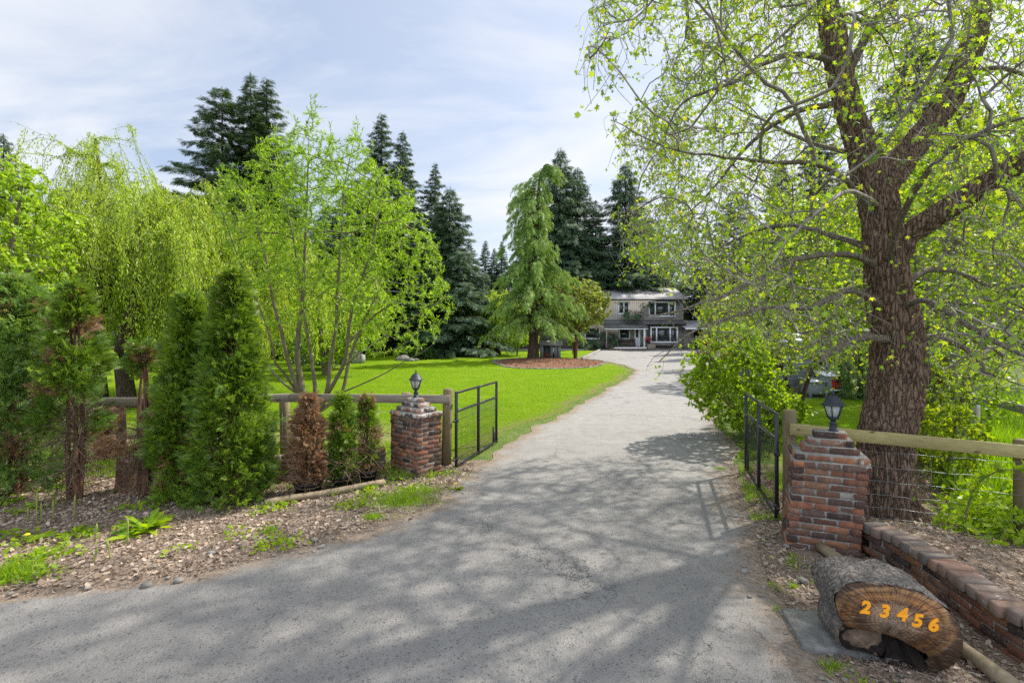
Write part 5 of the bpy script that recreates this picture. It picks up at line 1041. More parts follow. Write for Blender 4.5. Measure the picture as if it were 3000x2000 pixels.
# fir clusters, left to right
CON = [('airy', 650, 258, 38, 'broad airy fir, leftmost of the three tallest firs', 1.15), ('firA', 735, 218, 40, 'tallest dark fir, middle of the three firs over the bright young willow', 1.0), ('firB', 782, 232, 39, 'tall fir with ragged right side, rightmost of the three tallest firs', 1.1),
       ('firA', 560, 560, 46, 'lower dark fir behind the weeping willow', 1.0), ('firB', 1118, 335, 44, 'pointed dark fir, left one of the pair right of the bright young willow', 1.0), ('firA', 1180, 388, 45, 'slightly lower fir, right one of the pair beside the bright young willow', .95), ('firB', 1275, 480, 46, 'slim dark fir between the pair and the bushy hemlock', .9),
       ('spruce', 1318, 552, 42, 'broad bushy dark spruce left of the drooping cedar', 1.35), ('spruce', 1040, 520, 50, 'dark spruce deep behind the bright young willow crown', 1.3), ('firA', 1375, 700, 55, 'small dark fir low left of the drooping cedar', 1.0),
       ('spruce', 1642, 438, 58, 'tallest spruce right behind the drooping cedar', 1.05), ('spruce', 1692, 492, 60, 'spruce just right of the tallest one behind the house', 1.15), ('firB', 1745, 610, 62, 'shorter fir in the gap behind the house roof', 1.1), ('spruce', 1832, 478, 60, 'pointed spruce standing alone above the house roof', 1.2),
       ('firB', 1422, 705, 78, 'tiny distant fir, leftmost of the three in the sky gap', .9), ('firA', 1448, 728, 80, 'tiny distant fir, middle of the three in the sky gap', .9), ('firB', 1470, 708, 79, 'tiny distant fir, rightmost of the three in the sky gap', .9),
       ('firA', 1950, 745, 66, 'fir peeping over the right end of the house roof', 1.2), ('firB', 2045, 700, 62, 'dark fir above the garage roof', 1.2), ('airy', 2150, 560, 58, 'airy fir behind the left part of the maple crown', 1.1), ('firA', 2290, 470, 50, 'dark fir behind the middle of the maple crown', 1.1), ('airy', 2690, 70, 34, 'very tall fir seen through the fork of the big maple', 1.0), ('firB', 2400, 330, 44, 'tall fir hidden behind the upper maple trunk', 1.0),
       ('firA', 2560, 420, 48, 'dark fir directly behind the big maple trunk', 1.1), ('firB', 2830, 300, 46, 'dark fir behind the right limbs of the maple', 1.1), ('firA', 3000, 380, 52, 'dark fir at the right picture edge', 1.1), ('spruce', 1560, 620, 64, 'spruce hidden behind the drooping cedar', 1.2), ('firB', 1130, 560, 60, 'dark fir low between the pair and the willow', 1.2), ('spruce', 960, 600, 56, 'spruce behind the left half of the bright young willow', 1.3),
       ('firA', 860, 560, 60, 'distant fir right of the three tallest firs', 1.2), ('firB', 420, 620, 60, 'distant fir behind the weeping willow crown', 1.2), ('firA', 10, 395, 26, 'dark fir tip at the left picture edge', .9), ('spruce', 1230, 640, 60, 'spruce in the dark row behind the lawn', 1.3), ('spruce', 1890, 640, 68, 'spruce far behind the house roof ridge', 1.3), ('firA', 2200, 700, 70, 'distant fir behind the garage', 1.4), ('spruce', 700, 640, 58, 'spruce in the shade behind the willows', 1.4)]
for k_, px, pt, Y, lab, w in CON: put_conifer(k_, px, pt, Y, lab, w)
# far woodland closing the horizon
g = MB(); PP = []
for k in range(240):
    a = R.uniform(-1.25, 1.25); d = R.uniform(82, 125); X, Y = d * math.sin(a), d * math.cos(a); H = R.uniform(9, 15); n = 60; t = R.random(n) ** .8; r_ = (1 - t) * 3.2 * R.uniform(.5, 1, n); an = R.uniform(0, 6.28, n); PP.append(np.stack([X + r_ * np.cos(an), Y + r_ * np.sin(an), rise(Y) + H * (.02 + t * .98)], -1))
P = np.concatenate(PP); g.leaf(P, nrm(rdir(len(P)) * .6 + [0, 0, -.5]), rdir(len(P)), R.uniform(1.8, 3.4, len(P)), T_FIR); tag(g.build('far_woods', MT['l_fir']), 'dark distant woodland closing the view behind garden and house', 'woods', kind='stuff')

# drooping cedar on the mulch bed
def cedar(loc, H, label):
    t = thing('drooping_cedar', loc, label, 'tree'); b = np.array(loc, float); wood = MB(); PP, DD, SS = [], [], []
    tp = b + np.array([(0, 0, -.1), (.05, 0, H * .25), (.12, 0, H * .5), (.3, 0, H * .75), (.45, 0, H * .92), (.9, 0, H * .985), (1.45, .1, H * .975), (1.75, .1, H * .93)])
    u = np.linspace(0, 7, 60); tpI = np.stack([np.interp(u, range(8), tp[:, k]) for k in range(3)], -1)
    for _ in range(4): tpI[1:-1] = (tpI[:-2] + tpI[1:-1] * 2 + tpI[2:]) / 4
    wood.tube(tpI, np.interp(u, [0, .3, 2, 4, 7], [.5, .36, .2, .08, .015]), 10, cap=False); nb_ = 190
    for i in range(nb_):
        f = (i + R.random()) / nb_; t_ = .17 + .83 * f; z = H * .97 * t_; k = int(np.argmin(abs(tpI[:, 2] - b[2] - z))); p = tpI[k].copy(); a = i * 2.399 + R.normal(0, .3)
        lay = .5 + .5 * math.sin(t_ * 44 + .7 * math.sin(a)); L = (4.7 * (1 - t_) ** 1.05 * (.28 + .82 * lay) * R.uniform(.75, 1.1) + .55) * (.8 if t_ < .2 else 1); 
        if .66 < t_ < .92 and math.cos(a) < -.2: L = max(L, R.uniform(1.5, 2.6))
        if t_ > .55 and math.cos(a) > .3: L *= .65
        out = np.array([math.cos(a), math.sin(a), 0]); m = 12; u_2 = np.linspace(0, 1, m); path = p + np.outer(u_2 * L, out); path[:, 2] += L * (.24 * u_2 - .50 * u_2 ** 2.3) + .04 * np.sin(u_2 * 9 + i); wood.tube(path, np.interp(u_2, [0, 1], [.02 + .012 * L, .006]), 3, cap=False)
        nsub = int(L * 6.5); side = np.array([-math.sin(a), math.cos(a), 0])
        for j in range(nsub):
            s_ = R.uniform(.06, 1) ** .8; p0 = np.array([np.interp(s_, u_2, path[:, kk]) for kk in range(3)]); sg = R.choice([-1, 1]); l = R.uniform(.3, .8) * (1 - .3 * s_); q_ = np.linspace(0, 1, 7)
            d0 = out * .75 + side * sg * R.uniform(.1, .8); pth = p0 + np.outer(q_ * l * .8, d0); pth[:, 2] -= l * q_ ** 1.7 * R.uniform(.6, 1.3); PP.append(np.repeat(pth[1:], 2, 0)); dd = nrm(np.gradient(pth, axis=0)[1:]); DD.append(np.repeat(dd, 2, 0)); SS.append(np.full(12, 1.0) * R.uniform(.75, 1.2))
    for k in range(36, 60):
        for _ in range(9):
            q_ = np.linspace(0, 1, 7); l = R.uniform(.3, .9); a = R.uniform(0, 6.28); pth = tpI[k] + np.outer(q_ * l * .3, [math.cos(a), math.sin(a), 0]); pth[:, 2] -= l * q_ ** 1.3; PP.append(np.repeat(pth[:-1], 2, 0)); DD.append(np.repeat(nrm(np.gradient(pth, axis=0)[1:]), 2, 0)); SS.append(np.full(12, .8))
    P = np.concatenate(PP); D = nrm(np.concatenate(DD) + R.normal(0, .28, P.shape) + [0, 0, -.25]); S_ = np.concatenate(SS); g = MB(); g.leaf(P + R.normal(0, .03, P.shape), D, rdir(len(P), .4), S_ * .33, T_HANG); wood.build('trunk', MT['bark_dark'], t); g.build('foliage', MT['l_cedar'], t); print('cedar', len(P))
cx, cy = at(1562, 1000, 35.2)[0], 35.2; cedar((cx, cy, mulchz(cx, cy) - .05), 14.4, 'tall light green weeping cedar with bent top standing on the round mulch bed')
mx_, my_ = 5.2, 38.2; simple_tree('flowering_tree', 'bronze-green bushy tree with leaning brown stems right of the drooping cedar', 'tree', (mx_ - .2, my_, rise(my_)), 6.3, (2.9, 2.4), 1300, MT['l_bronze'], T_OVAL, .2, 6, .30, MT['bark_red'], None, 4, .01)
# small trees and shrubs about the lawn and house
def shrub(name, label, px, pbase, w, h, mat, ls, n=500, per=5, zlo=.0, tmpl=T_OVAL, stems=5, cat='shrub', group=None):
    b_ = gd(px, pbase); b_[2] = rise(b_[1]); return simple_tree(name, label, cat, tuple(b_), h, (w, w * .85), n, MT[mat], tmpl, ls, per, zlo, None, group, stems, .005)
shrub('variegated_shrub', 'rounded variegated shrub with pale leaf edges on the lawn behind the willow stems', 948, 1082, 2.1, 2.4, 'l_vari', .16, 800, 6)
shrub('dwarf_tree', 'small gnarled fruit tree left of the cedar trunk on the lawn', 1515, 1042, 1.3, 2.1, 'l_lilac', .2, 200, 3, .35, stems=3)
shrub('clipped_shrub', 'dark round clipped shrub in shade left of the gnarled little tree', 1482, 1024, 1.1, 1.7, 'l_dark', .22, 400, 5)
shrub('clipped_shrub', 'low dark shrub under the lower twigs of the bright young willow', 1240, 1052, 1.0, .9, 'l_dark', .2, 250, 5)
shrub('flowering_standard', 'round-headed tree with white blossom on a thin stem before the porch', 1796, 1021, .95, 2.5, 'l_white', .2, 500, 5, .52, stems=1)
shrub('flowering_standard', 'smaller white blossoming bush beside the porch window', 1822, 1022, .8, 2.1, 'l_white', .2, 350, 5, .5, stems=1)
shrub('border_shrub', 'brownish low shrub before the left ground floor window', 1738, 1022, .9, 1.0, 'l_bronze', .18, 200, 4)
shrub('border_shrub', 'small dark purple-leaved shrub in the bed near the porch', 1760, 1023, .45, .6, 'l_dark', .16, 120, 4)
shrub('clipped_shrub', 'small green shrub near the far left corner of the house', 1440, 1022, 1.4, 1.6, 'l_dark', .25, 300, 5)
shrub('sapling', 'little thin tree standing on the lawn wedge before the house', 1677, 1037, .5, 1.6, 'l_lilac', .16, 80, 3, .4, stems=1, cat='sapling')
part('stump', (*gd(1383, 1046)[:2], rise(gd(1383, 1046)[1]) + .28), (.1, .1, .28), MT['wood_post'], None).name = 'marker_stake'; tag(bpy.data.objects['marker_stake'], 'short wooden stake standing alone in the middle of the lawn', 'stake')
# dark columnar hedge trees behind the lawn
for k, (px, w, h, lab) in enumerate([(1365, 1.5, 5.4, 'dark columnar conifer, leftmost in the short row at the back of the lawn'), (1412, 1.4, 6.0, 'dark columnar conifer, middle one in the short row at the back of the lawn'), (1452, 1.3, 5.0, 'dark columnar conifer, nearest the house in the short row at the back of the lawn')]):
    b_ = gd(px, 1027); b_[2] = rise(b_[1]); t = thing('columnar_conifer', b_, lab, 'tree', 'columnar conifers at the back of the lawn'); n = 2600; z = R.uniform(.12, 1, n) ; r_ = w * (1 - z ** 3) * R.uniform(.45, 1, n) ** .5; a = R.uniform(0, 6.28, n); g = MB(); P = b_ + np.stack([r_ * np.cos(a), r_ * np.sin(a), z * h], -1)
    g.leaf(P, nrm(np.stack([np.cos(a), np.sin(a), a * 0 + .5], -1) + R.normal(0, .3, P.shape)), rdir(n), R.uniform(.25, .5, n), T_THUJA); g.build('foliage', MT['l_dark'], t); g = MB(); g.tube([b_, b_ + [0, 0, h * .8]], [.14, .03], 6); g.build('trunk', MT['bark_dark'], t)
# ivy-like hedge column beside the hutch
b_ = gd(2520, 1168); b_[2] = .03; t = thing('clipped_conifer', b_, 'blue-green columnar conifer between the hutch and the big trunk', 'tree'); n = 5200; z = R.uniform(.02, 1, n); a = R.uniform(0, 6.28, n); r_ = .62 * (1 - z ** 4) * (1 + .12 * np.sin(a * 5 + z * 9)) * R.uniform(.5, 1, n) ** .4; g = MB(); P = b_ + np.stack([r_ * np.cos(a), r_ * np.sin(a), z * 3.3], -1); g.leaf(P, nrm(np.stack([np.cos(a), np.sin(a), a * 0 - .3], -1) + R.normal(0, .3, P.shape)), rdir(n), R.uniform(.1, .2, n), T_THUJA); g.build('foliage', MT['l_thujablue'], t); g = MB(); g.tube([b_, b_ + [0, 0, 2.8]], [.1, .03], 6); g.build('trunk', MT['bark_dark'], t)

# small things at the back of the left lawn
p = gd(1042, 1064); t = thing('wooden_crate', p, 'small pale slatted wooden crate on the lawn right of the variegated shrub', 'crate')
for k in range(5): part('slat', (p[0] - .4 + k * .2, p[1], p[2] + .32), (.08, .02, .32), MT['wood_far'], t)
for k in (.12, .52): part('crossbar', (p[0], p[1] + .035, p[2] + k), (.48, .013, .04), MT['wood_far'], t)
for k in (-.44, .44): part('side_panel', (p[0] + k, p[1] + .35, p[2] + .3), (.02, .3, .28), MT['wood_far'], t)
p = gd(822, 1030); p[2] = rise(p[1]); t = thing('garden_bench', p, 'pale blue bench far back on the lawn behind the tallest thuja', 'bench'); bl = simple('pale_blue_paint', (.25, .38, .62), .6)
part('seat', p + [0, 0, .5], (1.0, .25, .04), bl, t)
for k in (-.8, .8): part('leg', p + [k, 0, .23], (.04, .2, .23), bl, t)
for k, (px, py, s_, lab) in enumerate([(1182, 1056, .42, 'grey boulder at the far left lawn border'), (1200, 1058, .27, 'smaller grey stone right of the grey boulder'), (1218, 1057, .2, 'smallest stone of the row at the far lawn border')]):
    p = gd(px, py); u, v_ = np.meshgrid(np.linspace(0, 2 * math.pi, 17), np.linspace(0, math.pi, 9)); X = np.cos(u) * np.sin(v_); Y = np.sin(u) * np.sin(v_); Z = np.cos(v_); f = 1 + .22 * fbm(np.stack([X * 1.5 + k, Y * 1.5, Z * 1.5], -1), 3, 3); g = MB(); g.grid(p[0] + X * f * s_ * 1.3, p[1] + Y * f * s_, p[2] + .15 * s_ + Z * f * s_ * .8); tag(g.build('rock', MT['stone']), lab, 'rock', 'stones at the far lawn border')
# ------------------------------------------------------------------ thuja hedge on the left
def thuja(loc, H, rfun, n, label, mat='l_thuja', size=.11, zlo=.0, stems=2, bare=0.0, brown=.04, dead=60, name='thuja_shrub', cat='hedge conifer', group='conifers of the left hedge', sparse=None, trunk_r=.06):
    b_ = np.array(loc, float); t = thing(name, b_, label, cat, group); wood = MB()
    for s_ in range(stems):
        a = s_ * 2.4 + R.random(); d = np.array([math.cos(a), math.sin(a) * .6, 0]) * (.10 if stems > 1 else 0); P = np.array([b_ + d * .6 + [0, 0, -.05], b_ + d + [0, 0, H * .25], b_ + d * .8 + [R.normal(0, .03), 0, H * .55], b_ + d * .3 + [0, 0, H * .93]]); wood.tube(P, [trunk_r, trunk_r * .75, trunk_r * .5, .01], 9, cap=False)
    # clumps: foliage gathers in upright plates
    nc = max(30, n // 45); zc = R.uniform(0, 1, nc) ** .9; ac = R.uniform(0, 6.28, nc); rc_ = np.array([rfun(z) for z in zc]) * R.uniform(.35, 1, nc) ** .5; C = b_ + np.stack([rc_ * np.cos(ac), rc_ * np.sin(ac), H * (zlo + (1 - zlo) * zc)], -1)
    if sparse is not None: kk = np.array([R.random() > sparse(z) for z in zc]); C, zc, ac, rc_ = C[kk], zc[kk], ac[kk], rc_[kk]
    for c_, z, r_ in zip(C[::2], zc[::2], rc_[::2]):
        st = b_ + [0, 0, max(.05, H * (zlo + (1 - zlo) * z) - R.uniform(.1, .5))]; mid = (st + c_) / 2 + R.normal(0, .04, 3); wood.tube([st, mid, c_], [.010, .007, .003], 3, cap=False)
    for i in range(dead):
        z0 = R.uniform(.02, max(.12, .45 if bare else .25)) * H; a = R.uniform(0, 6.28); l = R.uniform(.15, .55) ; p0 = b_ + [0, 0, z0]; d = np.array([math.cos(a), math.sin(a), R.uniform(-.5, .5)]); p1 = p0 + d * l * .5 + R.normal(0, .03, 3); p2 = p0 + d * l + [0, 0, -R.uniform(0, .15)] + R.normal(0, .05, 3); wood.tube([p0, p1, p2], [.007, .005, .002], 3, 1, cap=False)
        for _ in range(2): wood.tube([p1, p1 + R.normal(0, .09, 3), p1 + R.normal(0, .16, 3)], [.004, .003, .0015], 3, 1, cap=False)
    wood.build('trunk', [MT['bark_red'], MT['deadtwig']], t, smooth=True)
    k = R.integers(0, len(C), n); csz = R.uniform(.5, 1.0, len(C)) * (.035 + .17 * np.minimum(rc_, .45)); P = C[k] + R.normal(0, 1, (n, 3)) * csz[k][:, None] * [1, 1, 1.25]; out = (P - b_) * [1, 1, 0]; out = nrm(out + 1e-4); D = nrm(out * .75 + [0, 0, .35] + R.normal(0, .35, (n, 3))); N = nrm(np.cross(D, [0, 0, 1]) * R.choice([-1, 1], (n, 1)) * .5 + R.normal(0, .6, (n, 3)))
    P[:, 2] = np.maximum(P[:, 2], .05); br_ = R.random(len(C)) < brown; isb = br_[k]; g = MB(); g.leaf(P[~isb], D[~isb], N[~isb], R.uniform(.7, 1.25, (~isb).sum()) * size * 1.4, T_THUJA); g.build('foliage', MT[mat], t)
    if isb.sum() > 5: g = MB(); g.leaf(P[isb], D[isb], N[isb], R.uniform(.7, 1.1, isb.sum()) * size * 1.25, T_THUJA); g.build('dead_foliage', MT['l_brown'], t)
    return t
cone = lambda r0, p=1.6, lo=.75: (lambda z: r0 * (lo + (1 - lo) * min(1, z * 3)) * (1 - z ** p) + .02)
thuja((-3.68, 6.35, 0), 2.92, cone(.40, 2.0, .95), 13000, 'tallest dense green thuja, rightmost of the left hedge', size=.10, dead=50)
thuja((-4.34, 6.5, 0), 2.66, cone(.38, 2.0, .85), 10000, 'slightly lower dense green thuja left of the tallest one', size=.10, dead=60)
thuja((-4.98, 6.55, 0), 2.05, cone(.26, 1.6, .5), 1100, 'ragged thuja with a thick brown base and bare middle beside the dense pair', zlo=.05, bare=1, brown=.2, dead=110, sparse=lambda z: .82 if z < .7 else .1, stems=3, trunk_r=.05)
thuja((-5.75, 6.35, 0), 2.75, cone(.42, 1.8, .55), 3300, 'gappy thuja with reddish double trunk and open green tiers', 'l_thuja', zlo=.06, bare=1, brown=.14, dead=120, sparse=lambda z: .76 if z < .55 else .1, stems=3, trunk_r=.04)
thuja((-6.75, 6.6, 0), 2.9, cone(.85, 2.2, .6), 12000, 'bluish bushy thuja near the left picture edge', 'l_thujablue', size=.10, zlo=.08, bare=1, brown=.06, dead=90, sparse=lambda z: .6 if z < .42 else .05, stems=3, trunk_r=.05)
thuja((-7.6, 6.3, 0), 2.75, cone(.75, 2.2, .7), 9500, 'leftmost feathery thuja of the hedge with reddish stems', 'l_thujablue', size=.10, zlo=.02, bare=1, brown=.05, dead=70, stems=3)
# potted conifers
for (c, r, h), (H_, rr2, nn2, mm, lab, br) in zip(POTS, [(1.22, .17, 3000, 'l_brown', 'dead brown conifer in the leftmost black pot', 0), (1.18, .13, 2300, 'l_thuja', 'green young thuja in the middle black pot', .12), (1.16, .11, 1700, 'l_thuja', 'half brown young thuja in the pot next to the left pillar', .45)]):
    thuja((c[0], c[1], h - .04), H_ - h * .3, (lambda z, r0=rr2: r0 * (.6 + .4 * math.sin(min(1, z * 1.8) * math.pi / 2)) * (1 - z ** 3) + .015), nn2, lab, mm, size=.07, brown=br, dead=26, stems=2, name='potted_conifer', cat='potted plant', group='potted conifers by the low wall', trunk_r=.014)

# ------------------------------------------------------------------ grasses, litter, weeds
def ground_pts(n, x0, x1, y0, y1, f=None):
    x = R.uniform(x0, x1, n); y = R.uniform(y0, y1, n)
    if f is not None: k = f(x, y); x, y = x[k], y[k]
    return np.stack([x, y, gz(x, y)], -1)
LXV = lambda y: np.interp(y, LA[:, 0], LA[:, 1]); RXV = lambda y: np.interp(y, RA[:, 0], RA[:, 1])
def stuffmesh(name, mb, mat, label, cat): return tag(mb.build(name, mat), label, cat, kind='stuff')
def patch(x, y, s, sd): return fbm(np.stack([x * s, y * s, x * 0], -1), 3, sd)
def blades(mb, P, h, lean=.35, w=1.0):
    n = len(P); D = nrm(R.normal(0, lean, (n, 3)) + [0, 0, 1]); N = nrm(R.normal(0, 1, (n, 3)) * [1, 1, .1]); mb.leaf(P, D, N, R.uniform(.6, 1.3, n) * h, T_BLADE)
# lawn turf near the fence
g = MB(); P = ground_pts(90000, -11, 3.5, 8.5, 15, lambda x, y: (x < LXV(y) - .32 + .10 * patch(x, y, 3, 1)) & ((x > -1.6) | (y > 12) | (R.random(len(x)) < .3))); blades(g, P, .05, .5); stuffmesh('lawn_grass', g, MT['l_grass'], 'short bright lawn grass along the fence and lane', 'grass')
g = MB(); P = ground_pts(90000, -16, 7, 14, 30, lambda x, y: x < LXV(y) - .4); blades(g, P, .075, .6); stuffmesh('lawn_grass', g, MT['l_grass'], 'short lawn grass of the wide middle lawn', 'grass')
g = MB(); P = ground_pts(30000, 3.9, 9, 7.6, 13, lambda x, y: (x > RXV(y) + .4)); blades(g, P, .06, .5); stuffmesh('lawn_grass', g, MT['l_grass'], 'patchy lawn grass right of the lane before the shed', 'grass')
# unmown strip behind left fence
g = MB(); P = ground_pts(26000, -10, -1.2, 7.3, 9.6, lambda x, y: patch(x, y, 1.2, 5) > -.15); blades(g, P, .12, .45); stuffmesh('rough_grass', g, MT['l_grass'], 'rough grass around the posts of the left fence', 'grass')
# grassy edge of lane on the left
g = MB(); P = ground_pts(110000, -3.2, 8, 5.6, 27, lambda x, y: (x < LXV(y) + .02 + .2 * patch(x, y, 3, 2)) & (x > LXV(y) - .55 - .25 * patch(x, y, 2, 6)) & (patch(x, y, 2.2, 7) > -.25 + .25 * (y < 7.5))); blades(g, P, .055, .6); stuffmesh('edge_grass', g, MT['l_grass'], 'low tufts of grass along the left lane edge', 'grass')
g = MB(); P = ground_pts(30000, 2.6, 5, 5.6, 9.5, lambda x, y: (x > RXV(y) + .02) & (x < RXV(y) + .7) & (patch(x, y, 2.2, 8) > .0)); blades(g, P, .08, .6); stuffmesh('edge_grass', g, MT['l_grass'], 'grass and weeds under the right gate leaf', 'grass')
# litter
def litter(mb, P, s=.045): n = len(P); mb.leaf(P + [0, 0, .004], rdir(n, 0, .25), nrm(R.normal(0, .75, (n, 3)) + [0, 0, 1]), R.choice([.3, .4, .6, .8, 1.0, 1.35], n) * R.uniform(.8, 1.2, n) * s, T_CURL)
g = MB(); P = ground_pts(32000, -9, .2, 4.0, 8.2, lambda x, y: (x < LXV(y) - .12 + .2 * patch(x, y, 3, 4)) & (patch(x, y, 1.5, 12) > -.75 + .45 * np.clip(1 - (LXV(y) - x), 0, 1))); litter(g, P); litter(g, ground_pts(6000, -4, 0, 4.0, 8, lambda x, y: (x < LXV(y) + .3 * R.random(len(x)) ** 3) & (x > LXV(y) - .5)), .02)
stuffmesh('leaf_litter', g, MT['l_litter'], 'dry brown leaves and debris under the left hedge', 'leaf litter')
g = MB(); P = ground_pts(20000, 2.2, 7.2, 2.2, 7.6, lambda x, y: (x > RXV(y) + .05 - .25 * R.random(len(x)) ** 3) & (((x > np.interp(y, WALLP[::-1, 1], WALLP[::-1, 0]) + .24) | (x < np.interp(y, WALLP[::-1, 1], WALLP[::-1, 0]) - .03)) | (y > 4.9)) & ~((x < 3.35) & (y > 4.2) & (y < 5.4) & (x > 2.75))); litter(g, P, .04); stuffmesh('leaf_litter', g, MT['l_litter'], 'dry leaves and chips around the right wall and pillar', 'leaf litter')
# needles and fine straw on verges
g = MB()
for (n, x0, x1, y0, y1, f) in ((9000, -8, 0, 3.9, 8, lambda x, y: x < LXV(y) + .05), (6000, 2.0, 6, 2.3, 7, lambda x, y: x > RXV(y) - .05)):
    P = ground_pts(n, x0, x1, y0, y1, f); g.leaf(P + [0, 0, .006], rdir(len(P), 0, .12), rdir(len(P), 1), R.uniform(.04, .14, len(P)), (np.array([[0, -.02, 0], [0, .02, 0], [1, .012, .03], [1, -.012, .03]]), [(0, 3, 2, 1)]))
stuffmesh('dry_straw', g, MT['l_litter'], 'thin dry straw and needles scattered over both verges', 'straw')
# pebbles
g = MB()
for (n, x0, x1, y0, y1, f) in ((700, -7, .2, 3.8, 8, lambda x, y: (x < LXV(y) + .25) & (x > LXV(y) - .9)), (450, 1.9, 4, 2.3, 7, lambda x, y: (x > RXV(y) - .25) & (x < RXV(y) + .6))):
    for p in ground_pts(n, x0, x1, y0, y1, f): s = R.uniform(.005, .016) * (2 if R.random() < .06 else 1); g.cbox(p + [0, 0, s * .5], (s * 1.2, s, s * .6), rz(R.uniform(0, 3)), s * .35, jit=s * .15)
stuffmesh('pebbles', g, MT['stone'], 'small grey pebbles strewn along the asphalt edges', 'pebbles')
# undergrowth beyond the right fence
g = MB(); P = ground_pts(52000, 3.9, 9.5, 4.9, 9.5, lambda x, y: (x > .86 * y + .35) & (x > 4.3) & (patch(x, y, .9, 15) > -.35 + .7 * np.clip(6.0 - y, 0, 1)) & (y > 5.15)); h = .10 + .16 * np.clip(P[:, 1] - 6.0, 0, 1.5); n = len(P); D = nrm(R.normal(0, .35, (n, 3)) + [0, 0, 1]); g.leaf(P, D, nrm(R.normal(0, 1, (n, 3)) * [1, 1, .1]), R.uniform(.6, 1.3, n) * h * 1.25, T_BLADE)
stuffmesh('tall_grass', g, MT['l_grass'], 'long bright grass growing behind the right mesh fence', 'grass')
g = MB(); P = ground_pts(42000, 6, 24, 6, 16, lambda x, y: x > .87 * y); n = len(P); g.leaf(P, nrm(R.normal(0, .3, (n, 3)) + [0, 0, 1]), nrm(R.normal(0, 1, (n, 3)) * [1, 1, .1]), R.uniform(.2, .5, n), T_BLADE); stuffmesh('meadow_grass', g, MT['l_grass'], 'long meadow grass around the bleached fence', 'grass')
g = MB()
for c_ in ground_pts(150, 4.0, 8.5, 4.6, 8.5, lambda x, y: (x > .84 * y + .2) & (x > 4.2) & (y > 4.7)):
    k = R.integers(30, 110); hh = R.uniform(.1, .38); P = c_ + R.normal(0, .1, (k, 3)) * [1, 1, 0] + np.stack([np.zeros(k), np.zeros(k), R.uniform(0.02, hh, k)], -1); g.leaf(P, rdir(k, .35), rdir(k, .8), R.uniform(.04, .09, k), T_OVAL)
stuffmesh('undergrowth', g, MT['l_lilac'], 'leafy green weeds carpeting the ground beyond the right fence', 'weeds')
g = MB()
for c_ in ground_pts(120, -9, -1, 4.2, 8.4, lambda x, y: (x < LXV(y) - .25)):
    k = R.integers(15, 60); P = c_ + R.normal(0, .09, (k, 3)) * [1, 1, 0] + np.stack([np.zeros(k), np.zeros(k), R.uniform(0.01, .05, k)], -1); g.leaf(P, rdir(k, .2, .4), rdir(k, 1.2), R.uniform(.03, .07, k), T_OVAL)
for c_ in ground_pts(60, 2.0, 3.3, 2.6, 7.4, lambda x, y: (x > RXV(y) + .05)): 
    k = R.integers(6, 22); P = c_ + R.normal(0, .035, (k, 3)) * [1, 1, 0]; g.leaf(P, rdir(k, 1.0), rdir(k), R.uniform(.03, .07, k), T_NARROW)
stuffmesh('low_weeds', g, MT['l_lilac'], 'small green weeds dotting both verges', 'weeds')
# individual weeds
def rosette(p, k, s, label, flower=False, mat='l_lilac', name='dandelion', up=.5):
    t = thing(name, p, label, 'weed'); g = MB(); a = R.uniform(0, 6.28, k); g.leaf(np.repeat([np.array(p) + [0, 0, .01]], k, 0), np.stack([np.cos(a), np.sin(a), R.uniform(.1, up, k)], -1), np.array([0, 0, 1.0]) + R.normal(0, .2, (k, 3)), R.uniform(.6, 1.2, k) * s, (np.array([[0, 0, 0], [.35, .09, .05], [.75, .12, .03], [1, 0, -.08], [.75, -.12, .03], [.35, -.09, .05]]), [(0, 1, 2, 3, 4, 5)])); g.build('leaves', MT[mat], t)
    if flower: g = MB(); c_ = np.array(p) + [.0, -.03, .10]; g.tube([np.array(p), c_], .003, 5); g.build('stem', MT['bark_olive'], t); g = MB(); g.lathe(c_, [(.004, -.012), (.026, .0), (.024, .008), (.008, .013)], 14); g.build('flower_head', MT['yellow'], t)
rosette(gd(88, 1590), 12, .20, 'dandelion with yellow flower near the left picture edge', True); rosette(gd(862, 1428), 12, .16, 'dandelion with yellow flower before the dead potted conifer', True); rosette(gd(1335, 1435), 16, .12, 'dandelion with yellow flower at the lane edge near the left pillar', True)
rosette(gd(430, 1555), 34, .26, 'large leafy dandelion clump below the dense pair of thujas', up=1.0); rosette(gd(385, 1575), 22, .2, 'spreading broad-leaved weed left of the largest clump', up=.6); rosette(gd(215, 1570), 26, .2, 'flat pale green weed rosette right of the edge dandelion', up=.3)
def tuft(p, k, r, h, label): g = MB(); P = np.array(p) + np.stack([R.normal(0, r, k), R.normal(0, r * .6, k), np.zeros(k)], -1); blades(g, P, h, .5); tag(g.build('grass_tuft', MT['l_grass']), label, 'grass tuft')
tuft(gd(25, 1690), 900, .13, .11, 'bright grass tuft at the left picture edge on the verge'); tuft(gd(1170, 1470), 1500, .22, .09, 'bright grass patch at the foot of the left pillar'); tuft(gd(1225, 1440), 900, .16, .08, 'second grass patch below the left pillar corner'); tuft(gd(1095, 1520), 300, .06, .08, 'small grass tuft on litter left of the lane')
tuft(gd(2277, 1790), 60, .02, .05, 'tiny green tuft in asphalt crack near the log'); tuft(gd(2322, 1722), 60, .02, .07, 'tiny green tuft between the asphalt and the pole'); tuft(gd(2110, 1375), 300, .05, .05, 'small weed patch on asphalt by the right gate'); tuft(gd(2440, 1955), 160, .04, .05, 'thin grass tuft at the slab edge under the log')
